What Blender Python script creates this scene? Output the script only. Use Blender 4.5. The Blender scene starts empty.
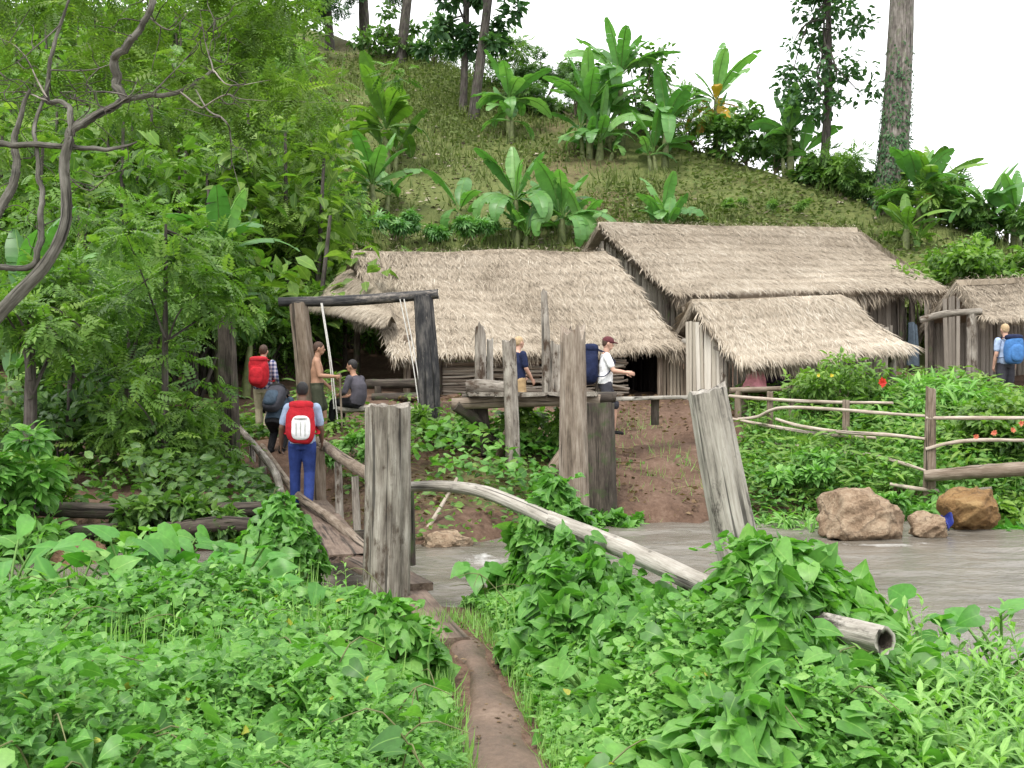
import bpy, math, random
import numpy as np
from mathutils import Vector, Matrix
rng = np.random.default_rng(7)
random.seed(7)
scene = bpy.context.scene
COL = scene.collection
R = math.radians

# ------------------------------------------------------------------ camera
F = 1050.0
EYE = np.array([0.0, 0.0, 1.6])
PITCH = math.atan(16 / F)
FW = np.array([0, math.cos(PITCH), math.sin(PITCH)])
UP = np.array([0, -math.sin(PITCH), math.cos(PITCH)])
cam = bpy.data.cameras.new('camera')
cam.sensor_width = 36.0
cam.lens = 36.0 * F / 1024
cam.clip_start = 0.05
cam.clip_end = 3000
camo = bpy.data.objects.new('camera', cam)
COL.objects.link(camo)
camo.location = EYE
camo.rotation_euler = (R(90) + PITCH, 0, 0)
scene.camera = camo

def ray(px, py):
    return F * FW + (384 - py) * UP + np.array([px - 512.0, 0, 0])

def at(px, py, Y):
    d = ray(px, py)
    return EYE + d * (Y / d[1])

def gp(px, py, z=0.0):
    d = ray(px, py)
    return EYE + d * ((z - EYE[2]) / d[2])

# ------------------------------------------------------------------ noise and terrain
class Noise:
    def __init__(s, seed, n=14):
        r = np.random.default_rng(seed)
        a = r.uniform(0, 2 * np.pi, n)
        k = 2 ** r.uniform(-1.2, 1.6, n)
        s.kx, s.ky, s.ph, s.w = np.cos(a) * k, np.sin(a) * k, r.uniform(0, 6.3, n), 1 / np.sqrt(k)
        s.w = s.w / np.sqrt((s.w ** 2).sum() / 2)
    def __call__(s, x, y, sc=1.0):
        x = np.asarray(x, float) * sc * 2; y = np.asarray(y, float) * sc * 2
        o = np.zeros(np.broadcast(x, y).shape)
        for a, b, p, w in zip(s.kx, s.ky, s.ph, s.w):
            o = o + w * np.sin(a * x + b * y + p)
        return o
N1, N2, N3, N4 = Noise(1), Noise(2), Noise(3), Noise(4)

def sstep(a, b, x):
    t = np.clip((x - a) / (b - a), 0, 1)
    return t * t * (3 - 2 * t)

WATER = -0.16
def near_edge(x):
    return 8.7 - 2.3 * sstep(-0.3, 1.9, x) + 0.12 * N1(x, 0, .35)
def far_edge(x):
    return 12.5 + 2.7 * sstep(-1.3, 1.6, x) + 0.2 * sstep(3, 6, x) + 0.12 * N2(x, 3, .4)
def crest(x):
    return np.minimum(58.8 - (x + 5.1) * 1.08, 72)

def gh(x, y):
    x = np.asarray(x, float); y = np.asarray(y, float)
    ne, fe = near_edge(x), far_edge(x)
    z = 0.02 * N3(x, y, .5)
    z = z - 0.6 * sstep(ne - 0.7, ne + 0.7, y)
    fb = sstep(fe - 0.7, fe + 0.25, y)
    ye = 18.8 + 2.6 * sstep(-2.9, -4.3, x)
    t0 = np.interp(y - fe, [-1, 0, .6], [-.6, -.16, .16]); t1 = .16 + .9 * (y - fe - .6) / (ye - fe - .6); t2 = np.interp(y - ye, [0, 2.1, 3.4, 8], [1.06, 1.5, 1.6, 1.62])
    bank = np.where(y < fe + .6, t0, np.where(y < ye, t1, t2))
    bank = bank + 0.05 * N2(x, y, .45) * sstep(0.4, 1.5, y - fe) * sstep(24, 18, y)
    xb = np.interp(y, [10.7, 16.3, 19.3], [-1.7, -3.1, -4.6])
    bank = np.maximum(bank - .62 * np.exp(-((x - xb) / 1.1) ** 2) * sstep(18.6, 15.5, y), np.minimum(bank, -.3))
    z = z * (1 - fb) + bank * fb
    t = (y - 26.0) / 1.5
    hill = 0.585 * 1.5 * np.where(t > 20, t, np.log1p(np.exp(np.minimum(t, 20))))
    hill = hill + (0.12 * N1(x, y, .12) + .05 * N2(x, y, .5)) * sstep(27, 31, y)
    cr = crest(x)
    top = 0.585 * np.maximum(cr - 26, 0) - 0.32 * (y - cr)
    k = 1.2
    h = np.clip(0.5 + 0.5 * (top - hill) / k, 0, 1)
    hill2 = top * (1 - h) + hill * h - k * h * (1 - h)
    hill2 = np.maximum(hill2, -9)
    return z + np.where(y > 20, hill2, 0) 

def hit(px, py, y0=9.0, y1=110):
    ys = np.linspace(y0, y1, 6000)
    d = ray(px, py)
    P = EYE[None] + d[None] * (ys / d[1])[:, None]
    b = P[:, 2] <= gh(P[:, 0], P[:, 1])
    i = int(np.argmax(b))
    if not b[i]:
        X = (px - 512) / F
        # above the skyline: stand on the crest
        ys = np.linspace(30, 70, 400)
        el = (gh(X * ys, ys) - 1.6) / ys
        i = int(np.argmax(el)); y = ys[i]
        return np.array([X * y, y, float(gh(X * y, y))])
    p = P[i]; p[2] = float(gh(p[0], p[1]))
    return p

def ground(px, Y):
    X = (px - 512) / F * Y
    return np.array([X, Y, float(gh(X, Y))])

# ------------------------------------------------------------------ mesh builder
def nrm(v):
    v = np.asarray(v, float)
    return v / np.maximum(np.linalg.norm(v, axis=-1, keepdims=True), 1e-9)

def wloc(o):
    p = Vector((0, 0, 0))
    while o is not None:
        p += o.location; o = o.parent
    return np.array(p)

class MB:
    def __init__(s):
        s.V, s.Q, s.T, s.A, s.B, s.n = [], [], [], [], [], 0
    def add(s, v, quads=None, tris=None, a=0.5, fib=None):
        v = np.asarray(v, float).reshape(-1, 3)
        if quads is not None and len(quads): s.Q.append(np.asarray(quads, np.int64).reshape(-1, 4) + s.n)
        if tris is not None and len(tris): s.T.append(np.asarray(tris, np.int64).reshape(-1, 3) + s.n)
        s.V.append(v)
        s.A.append(np.broadcast_to(np.asarray(a, float), (len(v),)))
        s.B.append(v if fib is None else np.asarray(fib, float).reshape(-1, 3))
        s.n += len(v)
    def mesh(s, name, mat, origin=(0, 0, 0), smooth=False):
        V = np.concatenate(s.V) - np.asarray(origin, float)[None]
        Q = np.concatenate(s.Q) if s.Q else np.zeros((0, 4), np.int64)
        T = np.concatenate(s.T) if s.T else np.zeros((0, 3), np.int64)
        me = bpy.data.meshes.new(name)
        me.vertices.add(len(V)); me.vertices.foreach_set('co', V.astype(np.float32).ravel())
        li = np.concatenate([Q.ravel(), T.ravel()]).astype(np.int32)
        me.loops.add(len(li)); me.loops.foreach_set('vertex_index', li)
        nf = len(Q) + len(T)
        ls = np.concatenate([np.arange(len(Q)) * 4, len(Q) * 4 + np.arange(len(T)) * 3]).astype(np.int32)
        me.polygons.add(nf); me.polygons.foreach_set('loop_start', ls)
        me.update(calc_edges=True)
        if smooth:
            me.polygons.foreach_set('use_smooth', np.ones(nf, bool))
        at_ = me.attributes.new('v', 'FLOAT', 'POINT'); at_.data.foreach_set('value', np.concatenate(s.A).astype(np.float32))
        af = me.attributes.new('fib', 'FLOAT_VECTOR', 'POINT'); af.data.foreach_set('vector', np.concatenate(s.B).astype(np.float32).ravel())
        if mat: me.materials.append(mat)
        return me
    def build(s, name, mat, parent=None, smooth=False, origin=None):
        if parent is not None: org = wloc(parent)
        elif origin is not None: org = np.asarray(origin, float)
        else:
            V = np.concatenate(s.V); lo, hi = V.min(0), V.max(0)
            org = np.array([(lo[0] + hi[0]) / 2, (lo[1] + hi[1]) / 2, lo[2]])
        me = s.mesh(name, mat, org, smooth)
        o = bpy.data.objects.new(name, me); COL.objects.link(o)
        if parent is not None: o.parent = parent
        else: o.location = org
        return o

def tag(o, label=None, cat=None, group=None, kind=None):
    if label: o['label'] = label
    if cat: o['category'] = cat
    if group: o['group'] = group
    if kind: o['kind'] = kind
    return o

def thing(name, label, cat, loc, group=None):
    o = bpy.data.objects.new(name, None); COL.objects.link(o)
    o.empty_display_size = .2
    o.location = tuple(float(c) for c in loc)
    return tag(o, label, cat, group)

# ------------------------------------------------------------------ shapes
def frames(P):
    P = np.asarray(P, float)
    T = nrm(np.gradient(P, axis=0))
    ref = np.array([1.0, 0.13, 0.07]) if abs(T[0][0]) < .8 else np.array([0.05, 0.1, 1.0])
    X = []
    x = nrm(ref - T[0] * np.dot(ref, T[0]))
    for t in T:
        x = nrm(x - t * np.dot(x, t)); X.append(x)
    X = np.array(X)
    return T, X, np.cross(T, X)

def smooth_path(P, n):
    P = np.asarray(P, float)
    if len(P) == 2:
        t = np.linspace(0, 1, n)[:, None]
        return P[0] * (1 - t) + P[1] * t
    k = np.concatenate([[0], np.cumsum(np.linalg.norm(np.diff(P, axis=0), axis=1))])
    Q = np.vstack([2 * P[0] - P[1], P, 2 * P[-1] - P[-2]])
    out = []
    for u in np.linspace(0, k[-1], n):
        i = min(int(np.searchsorted(k, u, 'right') - 1), len(P) - 2)
        t = (u - k[i]) / max(k[i + 1] - k[i], 1e-9)
        p0, p1, p2, p3 = Q[i], Q[i + 1], Q[i + 2], Q[i + 3]
        out.append(.5 * ((2 * p1) + (-p0 + p2) * t + (2 * p0 - 5 * p1 + 4 * p2 - p3) * t * t + (-p0 + 3 * p1 - 3 * p2 + p3) * t ** 3))
    return np.array(out)

def tube(mb, P, r, n=8, seg=None, rough=0.0, flute=0.0, jag=0.0, seed=0, a=.5, cap=True, hollow=0.0):
    rg = np.random.default_rng(seed + 11)
    P = np.asarray(P, float)
    r = np.asarray(r if np.ndim(r) else [r] * len(P), float)
    if seg:
        k0 = np.concatenate([[0], np.cumsum(np.linalg.norm(np.diff(P, axis=0), axis=1))]); k0 = k0 / k0[-1]; P2 = smooth_path(P, seg)
        r = np.interp(np.linspace(0, 1, seg), k0, r); P = P2
    m = len(P)
    T, X, Y = frames(P)
    th = np.linspace(0, 2 * np.pi, n, endpoint=False)
    fl = np.zeros(n)
    if flute:
        for kk in (2, 3, 5, 7, 11):
            fl += rg.uniform(.4, 1) / kk ** .5 * np.cos(kk * th + rg.uniform(0, 6.3))
        fl *= flute
        if n >= 20:
            for c in rg.integers(0, n, 3): fl[c] -= flute * 2.4
    L = np.concatenate([[0], np.cumsum(np.linalg.norm(np.diff(P, axis=0), axis=1))])
    slow = np.cumsum(rg.normal(0, 1, m)); slow = (slow - slow.mean()) / (slow.std() + 1e-6)
    rr = r[:, None] * (1 + fl[None] + rough * .5 * slow[:, None] * .5 + rough * rg.normal(0, .5, (m, n)))
    V = P[:, None] + rr[..., None] * (np.cos(th)[None, :, None] * X[:, None] + np.sin(th)[None, :, None] * Y[:, None])
    if jag:
        j = np.convolve(np.tile(rg.normal(0, 1, n), 3), np.ones(3) / 3, 'same')[n:2 * n] * jag
        V[-1] += j[:, None] * T[-1]
    fib = np.stack([np.cos(th)[None] * r[:, None] + seed * 1.7, np.sin(th)[None] * r[:, None], np.broadcast_to(L[:, None], (m, n))], -1)
    i = np.arange(m - 1)[:, None]; j = np.arange(n)[None]
    q = np.stack([i * n + j, i * n + (j + 1) % n, (i + 1) * n + (j + 1) % n, (i + 1) * n + j], -1).reshape(-1, 4)
    b = mb.n
    mb.add(V, quads=q, a=a, fib=fib)
    if cap:
        for e, s in ((0, 1), (m - 1, -1)):
            ring = V[e]
            c = ring.mean(0)
            if hollow and e == m - 1:
                inner = c + (ring - c) * .62
                deep = inner - T[-1] * hollow
                vv = np.vstack([ring, inner, deep, deep.mean(0)[None]])
                jj = np.arange(n); k = (jj + 1) % n
                qq = np.vstack([np.stack([jj, k, n + k, n + jj], -1), np.stack([n + jj, n + k, 2 * n + k, 2 * n + jj], -1)])
                tt = np.stack([2 * n + jj, 2 * n + k, np.full(n, 3 * n)], -1)
                mb.add(vv, quads=qq, tris=tt, a=np.concatenate([np.full(n, .3), np.zeros(2 * n + 1)]), fib=vv)
                continue
            vv = np.vstack([ring, c[None]])
            jj = np.arange(n); k = (jj + 1) % n
            tt = np.stack([jj, k, np.full(n, n)], -1) if s < 0 else np.stack([k, jj, np.full(n, n)], -1)
            mb.add(vv, tris=tt, a=a * .8, fib=np.vstack([fib[e], fib[e].mean(0)[None]]))
    return mb

def box(mb, c, ax, half, a=.5, jit=0, rg=None):
    """box with centre c, axes rows ax (3x3), half sizes; edges slightly bevelled"""
    c = np.asarray(c, float); ax = nrm(np.asarray(ax, float)); h = np.asarray(half, float)
    b = min(h) * .22
    prof = [(-1, -1), (1, -1), (1, 1), (-1, 1)]
    # ring profile along axis 0, octagonal bevelled section
    sec = []
    for sx, sy in prof:
        if sx * sy > 0: sec += [(sx * h[1], sy * (h[2] - b)), (sx * (h[1] - b), sy * h[2])]
        else: sec += [(sx * (h[1] - b), sy * h[2]), (sx * h[1], sy * (h[2] - b))]
    sec = np.array(sec)
    o = np.argsort(np.arctan2(sec[:, 1], sec[:, 0])); sec = sec[o]
    m = max(2, int(h[0] / max(.15, h[1])) + 2) if jit else 2
    V = []; fib = []
    for i, t in enumerate(np.linspace(-h[0], h[0], m)):
        s2 = sec + (rg.normal(0, jit, sec.shape) if jit else 0)
        V.append(c + t * ax[0] + s2[:, :1] * ax[1] + s2[:, 1:] * ax[2])
        fib.append(np.column_stack([s2[:, 0] + c[0] * 3.1, s2[:, 1] + c[1], np.full(8, t)]))
    V = np.array(V); n = 8
    i = np.arange(m - 1)[:, None]; j = np.arange(n)[None]
    q = np.stack([i * n + j, i * n + (j + 1) % n, (i + 1) * n + (j + 1) % n, (i + 1) * n + j], -1).reshape(-1, 4)
    mb.add(V, quads=q, a=a, fib=np.array(fib))
    for e in (0, m - 1):
        vv = np.vstack([V[e], V[e].mean(0)[None]])
        jj = np.arange(n)
        mb.add(vv, tris=np.stack([jj, (jj + 1) % n, np.full(n, n)], -1), a=a, fib=np.vstack([fib[e], fib[e].mean(0)[None]]))

def sup(mb, c, rad, e=1.0, nu=18, nv=12, M=None, a=.5):
    """superellipsoid; e<1 = boxier"""
    u = np.linspace(-np.pi, np.pi, nu, endpoint=False); v = np.linspace(-np.pi / 2, np.pi / 2, nv)
    p = lambda x: np.sign(x) * np.abs(x) ** e
    V = np.stack([p(np.cos(v))[:, None] * p(np.cos(u))[None], p(np.cos(v))[:, None] * p(np.sin(u))[None], np.broadcast_to(p(np.sin(v))[:, None], (nv, nu))], -1) * np.asarray(rad, float)
    V = V.reshape(-1, 3)
    if M is not None: V = V @ np.asarray(M).T
    V = V + np.asarray(c, float)
    i = np.arange(nv - 1)[:, None]; j = np.arange(nu)[None]
    q = np.stack([i * nu + j, i * nu + (j + 1) % nu, (i + 1) * nu + (j + 1) % nu, (i + 1) * nu + j], -1).reshape(-1, 4)
    mb.add(V, quads=q, a=a)

# ------------------------------------------------------------------ leaf templates: y along the leaf, z its face
def half_leaf(spine, sides):
    """spine: list (y,z) s0..sk ; sides: (x,y,z) for 1..k-1"""
    k = len(spine)
    V = [(0, y, z) for y, z in spine]
    for s in (-1, 1): V += [(s * x, y, z) for x, y, z in sides]
    T, Q = [], []
    for si, s in enumerate((0, 1)):
        o = k + s * (k - 2)
        def f(t): return t if s else t[::-1]
        T.append(f((0, o, 1))[0:3]) ; 
        for i in range(k - 3): Q.append(f((1 + i, o + i, o + i + 1, 2 + i)))
        T.append(f((k - 2, o + k - 3, k - 1)))
    return np.array(V, float), np.array(Q), np.array(T)
OVATE = half_leaf([(0, 0), (.3, .03), (.66, .01), (1, -.12)], [(.26, .3, .09), (.22, .64, .05)])
LANCE = half_leaf([(0, 0), (.3, .04), (.65, .0), (1, -.18)], [(.1, .3, .05), (.09, .62, .02)])
HEART = half_leaf([(0, 0), (.04, .01), (.16, .03), (.36, .04), (.58, .02), (.8, -.05), (1, -.16)], [(.2, -.15, .02), (.42, -.04, .05), (.45, .2, .1), (.33, .5, .06), (.15, .78, -.02)])
OVATE2 = half_leaf([(0, 0), (.14, .02), (.36, .04), (.6, .02), (.82, -.05), (1, -.15)], [(.17, .12, .05), (.29, .34, .1), (.25, .6, .07), (.12, .83, -.01)])
DIAM = (np.array([(0, 0, 0), (.26, .45, .05), (0, 1, -.08), (-.26, .45, .05)], float), np.array([(0, 1, 2, 3)]), np.zeros((0, 3), int))
BLADE = (np.array([(-.035, 0, 0), (.035, 0, 0), (.03, .45, .03), (-.03, .45, .03), (0, 1, -.12)], float), np.array([(0, 1, 2, 3)]), np.array([(3, 2, 4)]))
STRAW = (np.array([(-.019, 0, 0), (.019, 0, 0), (.018, .6, .03), (-.018, .6, .03), (.006, 1, -.05)], float), np.array([(0, 1, 2, 3)]), np.array([(3, 2, 4)]))
def multi(parts):
    V, Q, T, n = [], [], [], 0
    for (v, q, t), M, o in parts:
        V.append(v @ np.asarray(M).T + o); Q.append(q + n); T.append((t + n) if len(t) else np.zeros((0, 3), int)); n += len(v)
    return np.concatenate(V), np.concatenate(Q), np.concatenate(T)
def rot2(a, s, tilt=0):
    c, d = math.cos(a), math.sin(a)
    Rz = np.array([[c, -d, 0], [d, c, 0], [0, 0, 1]])
    Rx = np.array([[1, 0, 0], [0, math.cos(tilt), -math.sin(tilt)], [0, math.sin(tilt), math.cos(tilt)]])
    return Rz @ Rx * s
PINN = multi([(DIAM, rot2(sg * R(-62), .34 * (1.15 - abs(y - .45)), -.25), np.array([0, y, -.25 * y * y])) for y in (.15, .32, .49, .66, .83) for sg in (-1, 1)] + [(DIAM, rot2(0, .32, -.4), np.array([0, .86, -.2]))])
FEATHER = multi([((DIAM[0] * np.array([.75, 1, 1]), DIAM[1], DIAM[2]), rot2(sg * R(-68), .3 * (1.1 - abs(y - .4) * .9), -.15), np.array([0, y, -.18 * y * y])) for y in np.linspace(.1, .95, 7) for sg in (-1, 1)])
PALM = multi([((LANCE[0], LANCE[1], LANCE[2]), rot2(R(a), .62 - .0012 * abs(a), -.12), np.array([0, .1, 0])) for a in (-115, -75, -38, 0, 38, 75, 115)])
TRIS = multi([(OVATE, rot2(R(a), .62, -.12), np.array([0, .12, 0])) for a in (-85, 0, 85)])
TRIF = multi([(OVATE2, rot2(R(a), .62, -.12), np.array([0, .12, 0])) for a in (-85, 0, 85)])

def scatter(mb, P, D, U, size, tmpl, v=None, wide=1.0):
    tv, tq, tt = tmpl
    P = np.asarray(P, float); n = len(P)
    if n == 0: return
    D = nrm(D); X = nrm(np.cross(D, U)); Z = np.cross(X, D)
    size = np.broadcast_to(np.asarray(size, float), (n,))
    V = P[:, None] + size[:, None, None] * (tv[None, :, :1] * wide * X[:, None] + tv[None, :, 1:2] * D[:, None] + tv[None, :, 2:] * Z[:, None])
    k = len(tv); off = (np.arange(n) * k)[:, None, None]
    q = (tq[None] + off).reshape(-1, 4) if len(tq) else None
    t = (tt[None] + off).reshape(-1, 3) if len(tt) else None
    if v is None: v = rng.random(n)
    mb.add(V, quads=q, tris=t, a=np.repeat(v, k), fib=np.tile(tv * np.array([wide, 1, 1]), (n, 1)) + np.repeat(np.stack([0 * size, 0 * size, 10 * rng.random(n)], -1), k, 0))

def rdir(n, zlo=-1, zhi=1):
    a = rng.uniform(0, 2 * np.pi, n); z = rng.uniform(zlo, zhi, n); r = np.sqrt(np.maximum(0, 1 - z * z))
    return np.stack([r * np.cos(a), r * np.sin(a), z], -1)

# ------------------------------------------------------------------ materials
def newmat(name):
    m = bpy.data.materials.new(name); m.use_nodes = True
    nt = m.node_tree; nt.nodes.clear()
    out = nt.nodes.new('ShaderNodeOutputMaterial')
    return m, nt, out
def nd(nt, t, **kw):
    n = nt.nodes.new(t)
    for k, v in kw.items():
        if k in n.inputs: n.inputs[k].default_value = v
        else: setattr(n, k, v)
    return n
def ramp(nt, stops, fac):
    n = nt.nodes.new('ShaderNodeValToRGB')
    el = n.color_ramp.elements
    while len(el) < len(stops): el.new(.5)
    for e, (p, c) in zip(el, stops): e.position = p; e.color = (*c, 1)
    nt.links.new(fac, n.inputs[0])
    return n.outputs[0]
def attr(nt, name, vec=False):
    n = nt.nodes.new('ShaderNodeAttribute'); n.attribute_name = name
    return n.outputs['Vector'] if vec else n.outputs['Fac']
def mixc(nt, a, b, f, mode='MIX'):
    n = nt.nodes.new('ShaderNodeMix'); n.data_type = 'RGBA'; n.blend_type = mode
    for s, v in ((n.inputs[0], f), (n.inputs[6], a), (n.inputs[7], b)):
        if isinstance(v, (int, float)): s.default_value = v
        elif isinstance(v, tuple): s.default_value = (*v, 1)
        else: nt.links.new(v, s)
    return n.outputs[2]
def math_(nt, op, a, b=None, c=None, clamp=False):
    n = nt.nodes.new('ShaderNodeMath'); n.operation = op; n.use_clamp = clamp
    for i, v in enumerate((a, b, c)):
        if v is None: continue
        if isinstance(v, (int, float)): n.inputs[i].default_value = v
        else: nt.links.new(v, n.inputs[i])
    return n.outputs[0]
def scaled(nt, vec, sc):
    n = nt.nodes.new('ShaderNodeMapping'); n.inputs['Scale'].default_value = sc
    nt.links.new(vec, n.inputs['Vector'])
    return n.outputs[0]
def noise(nt, vec, scale, detail=4, rough=.6):
    n = nd(nt, 'ShaderNodeTexNoise', Scale=scale, Detail=detail, Roughness=rough)
    nt.links.new(vec, n.inputs['Vector'])
    return n.outputs['Fac']
def geo_pos(nt):
    return nt.nodes.new('ShaderNodeNewGeometry').outputs['Position']
def bump(nt, h, strength, dist):
    n = nd(nt, 'ShaderNodeBump', Strength=strength, Distance=dist)
    nt.links.new(h, n.inputs['Height'])
    return n.outputs[0]
def princ(nt, out, col, rough=.8, spec=.3, normal=None):
    p = nd(nt, 'ShaderNodeBsdfPrincipled')
    p.inputs['Specular IOR Level'].default_value = spec
    if isinstance(col, tuple): p.inputs['Base Color'].default_value = (*col, 1)
    else: nt.links.new(col, p.inputs['Base Color'])
    if isinstance(rough, (int, float)): p.inputs['Roughness'].default_value = rough
    else: nt.links.new(rough, p.inputs['Roughness'])
    if normal is not None: nt.links.new(normal, p.inputs['Normal'])
    if out is not None: nt.links.new(p.outputs[0], out.inputs[0])
    return p

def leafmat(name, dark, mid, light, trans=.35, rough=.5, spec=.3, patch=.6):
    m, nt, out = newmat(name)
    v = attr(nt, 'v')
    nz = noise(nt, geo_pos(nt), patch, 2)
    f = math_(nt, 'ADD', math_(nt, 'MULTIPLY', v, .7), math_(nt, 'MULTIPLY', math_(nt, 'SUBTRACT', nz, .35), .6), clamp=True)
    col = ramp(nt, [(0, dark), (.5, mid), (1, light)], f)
    sx = nt.nodes.new('ShaderNodeSeparateXYZ'); fibv = attr(nt, 'fib', True); nt.links.new(fibv, sx.inputs[0])
    rib = ramp(nt, [(.008, (.55,) * 3), (.03, (0,) * 3)], math_(nt, 'ABSOLUTE', sx.outputs[0]))
    blot = noise(nt, fibv, 5, 4)
    col = mixc(nt, col, light, rib)
    col = mixc(nt, col, ramp(nt, [(.3, (.72, .72, .7)), (.7, (1.12, 1.12, 1.1))], blot), .8, 'MULTIPLY')
    p = princ(nt, None, col, rough, spec)
    t = nd(nt, 'ShaderNodeBsdfTranslucent')
    tc = mixc(nt, col, (1.0, 1.25, .45), 1.0, 'MULTIPLY')
    nt.links.new(tc, t.inputs[0])
    mx = nd(nt, 'ShaderNodeMixShader'); mx.inputs[0].default_value = trans
    nt.links.new(p.outputs[0], mx.inputs[1]); nt.links.new(t.outputs[0], mx.inputs[2])
    nt.links.new(mx.outputs[0], out.inputs[0])
    return m

def woodmat(name, c0, c1, c2, rough=.85, bs=.6, stain=None, moss=None, fine=70, crack=24):
    m, nt, out = newmat(name)
    fib = attr(nt, 'fib', True)
    g = noise(nt, scaled(nt, fib, (1, 1, .055)), fine, 5, .7)
    big = noise(nt, scaled(nt, fib, (1, 1, .35)), 8, 5)
    f = math_(nt, 'ADD', math_(nt, 'MULTIPLY', g, .55), math_(nt, 'MULTIPLY', big, .6))
    col = ramp(nt, [(.38, c0), (.55, c1), (.74, c2)], f)
    ck = noise(nt, scaled(nt, fib, (1, 1, .028)), crack, 3, .55)
    ckm = ramp(nt, [(.34, (.1,) * 3), (.4, (1,) * 3)], ck)
    col = mixc(nt, col, ramp(nt, [(.03, (.1, .085, .07)), (.22, (1, 1, 1))], attr(nt, 'v')), 1.0, 'MULTIPLY')
    col = mixc(nt, col, ckm, .85, 'MULTIPLY')
    f = math_(nt, 'MULTIPLY', f, ckm)
    if stain:
        s = noise(nt, scaled(nt, fib, (1, 1, .45)), stain[1], 6, .7)
        sm = ramp(nt, [(stain[2], (0, 0, 0)), (stain[2] + .1, (1, 1, 1))], s)
        col = mixc(nt, col, stain[0], sm)
    if moss:
        s = noise(nt, geo_pos(nt), 5, 4)
        sm = ramp(nt, [(.54, (0, 0, 0)), (.68, (.7, .7, .7))], s)
        col = mixc(nt, col, moss, sm)
    princ(nt, out, col, rough, .25, bump(nt, f, bs, .03))
    return m

def plainmat(name, c, rough=.8, spec=.3, var=.25, sc=14, b=.15):
    m, nt, out = newmat(name)
    nz = noise(nt, geo_pos(nt), sc, 4)
    lo = tuple(x * (1 - var) for x in c); hi = tuple(min(1, x * (1 + var)) for x in c)
    princ(nt, out, ramp(nt, [(.3, lo), (.7, hi)], nz), rough, spec, bump(nt, nz, b, .02))
    return m

def vmat(name, stops, rough=.85, spec=.2, fibre=False, bs=.4, fine=60, weather=0):
    m, nt, out = newmat(name)
    v = attr(nt, 'v')
    nz = noise(nt, scaled(nt, attr(nt, 'fib', True), (1, 1, .08)) if fibre else geo_pos(nt), fine if fibre else 9, 4)
    f = math_(nt, 'ADD', math_(nt, 'MULTIPLY', v, .72), math_(nt, 'MULTIPLY', nz, .42 if fibre else .3), clamp=True)
    if weather:
        wz = noise(nt, geo_pos(nt), .75, 5, .65)
        f = math_(nt, 'ADD', f, math_(nt, 'MULTIPLY', math_(nt, 'SUBTRACT', wz, .5), weather), clamp=True)
    nt_b = bump(nt, nz, bs, .02) if fibre else None
    princ(nt, out, ramp(nt, stops, f), rough, spec, nt_b)
    return m

M = {}
M['vine'] = leafmat('vine_leaf', (.038, .125, .02), (.125, .32, .055), (.27, .49, .12), .4, .42, .4, 1.2)
M['cover'] = leafmat('cover_leaf', (.05, .15, .03), (.165, .37, .08), (.35, .57, .17), .4, .5, .3, .9)
M['weed'] = leafmat('weed_leaf', (.06, .17, .034), (.17, .37, .078), (.35, .55, .17), .4, .5, .3, 1.5)
M['bigleaf'] = leafmat('broad_leaf', (.06, .2, .03), (.1, .3, .05), (.17, .4, .08), .4, .4, .4, 1.5)
M['bush'] = leafmat('bush_leaf', (.04, .1, .02), (.135, .26, .046), (.3, .45, .09), .4, .45, .35, .5)
M['darkbush'] = leafmat('dark_leaf', (.03, .08, .02), (.09, .19, .042), (.21, .35, .075), .36, .42, .4, .5)
M['tree'] = leafmat('tree_leaf', (.025, .07, .028), (.055, .13, .05), (.12, .22, .085), .36, .5, .3, .3)
M['feather'] = leafmat('feathery_leaf', (.06, .12, .022), (.15, .25, .045), (.3, .4, .09), .46, .5, .3, .5)
M['banana'] = leafmat('banana_leaf', (.055, .16, .04), (.13, .3, .08), (.28, .46, .16), .38, .38, .45, .6)
M['dry'] = leafmat('dry_leaf', (.16, .09, .02), (.42, .26, .04), (.55, .38, .07), .3, .7, .2, .8)
M['hillgrass'] = leafmat('hill_grass', (.06, .09, .028), (.125, .17, .05), (.21, .245, .09), .3, .7, .2, .25)
M['straw'] = vmat('thatch_straw', [(.05, (.075, .06, .045)), (.4, (.26, .215, .16)), (.75, (.41, .355, .28)), (1, (.54, .49, .41))], .9, .15, weather=.75)
M['wood'] = woodmat('weathered_wood', (.05, .042, .035), (.2, .175, .145), (.4, .37, .32), stain=((.06, .04, .027), 6, .53))
M['rotwood'] = woodmat('rotting_wood', (.05, .04, .03), (.19, .15, .115), (.38, .33, .27), stain=((.12, .075, .045), 4, .6))
M['plankwood'] = woodmat('wet_brown_plank', (.05, .034, .025), (.13, .092, .07), (.24, .18, .14), rough=.6, fine=45, crack=10)
M['greywood'] = woodmat('pale_grey_wood', (.1, .09, .075), (.3, .275, .235), (.48, .45, .4), stain=((.05, .043, .035), 7, .55))
M['darkwood'] = woodmat('dark_damp_wood', (.015, .012, .01), (.05, .04, .032), (.12, .1, .08), moss=(.04, .07, .02))
M['char'] = woodmat('charred_wood', (.012, .012, .013), (.03, .03, .032), (.13, .12, .11), rough=.75, stain=((.24, .21, .18), 4, .58))
M['brownwood'] = woodmat('brown_wood', (.07, .05, .035), (.17, .13, .095), (.3, .25, .2))
M['stick'] = woodmat('pale_stick', (.14, .1, .075), (.36, .3, .24), (.56, .5, .43))
M['bark'] = woodmat('tree_bark', (.018, .015, .013), (.055, .046, .04), (.13, .115, .1), moss=(.06, .085, .03), fine=40)
M['greybark'] = woodmat('grey_bark', (.035, .03, .026), (.115, .1, .086), (.27, .245, .215), moss=(.1, .13, .06), fine=40)
M['bamboo'] = vmat('bamboo_slats', [(.05, (.08, .06, .045)), (.5, (.25, .2, .145)), (.95, (.46, .4, .31))], .7, .3, fibre=True)
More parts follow.
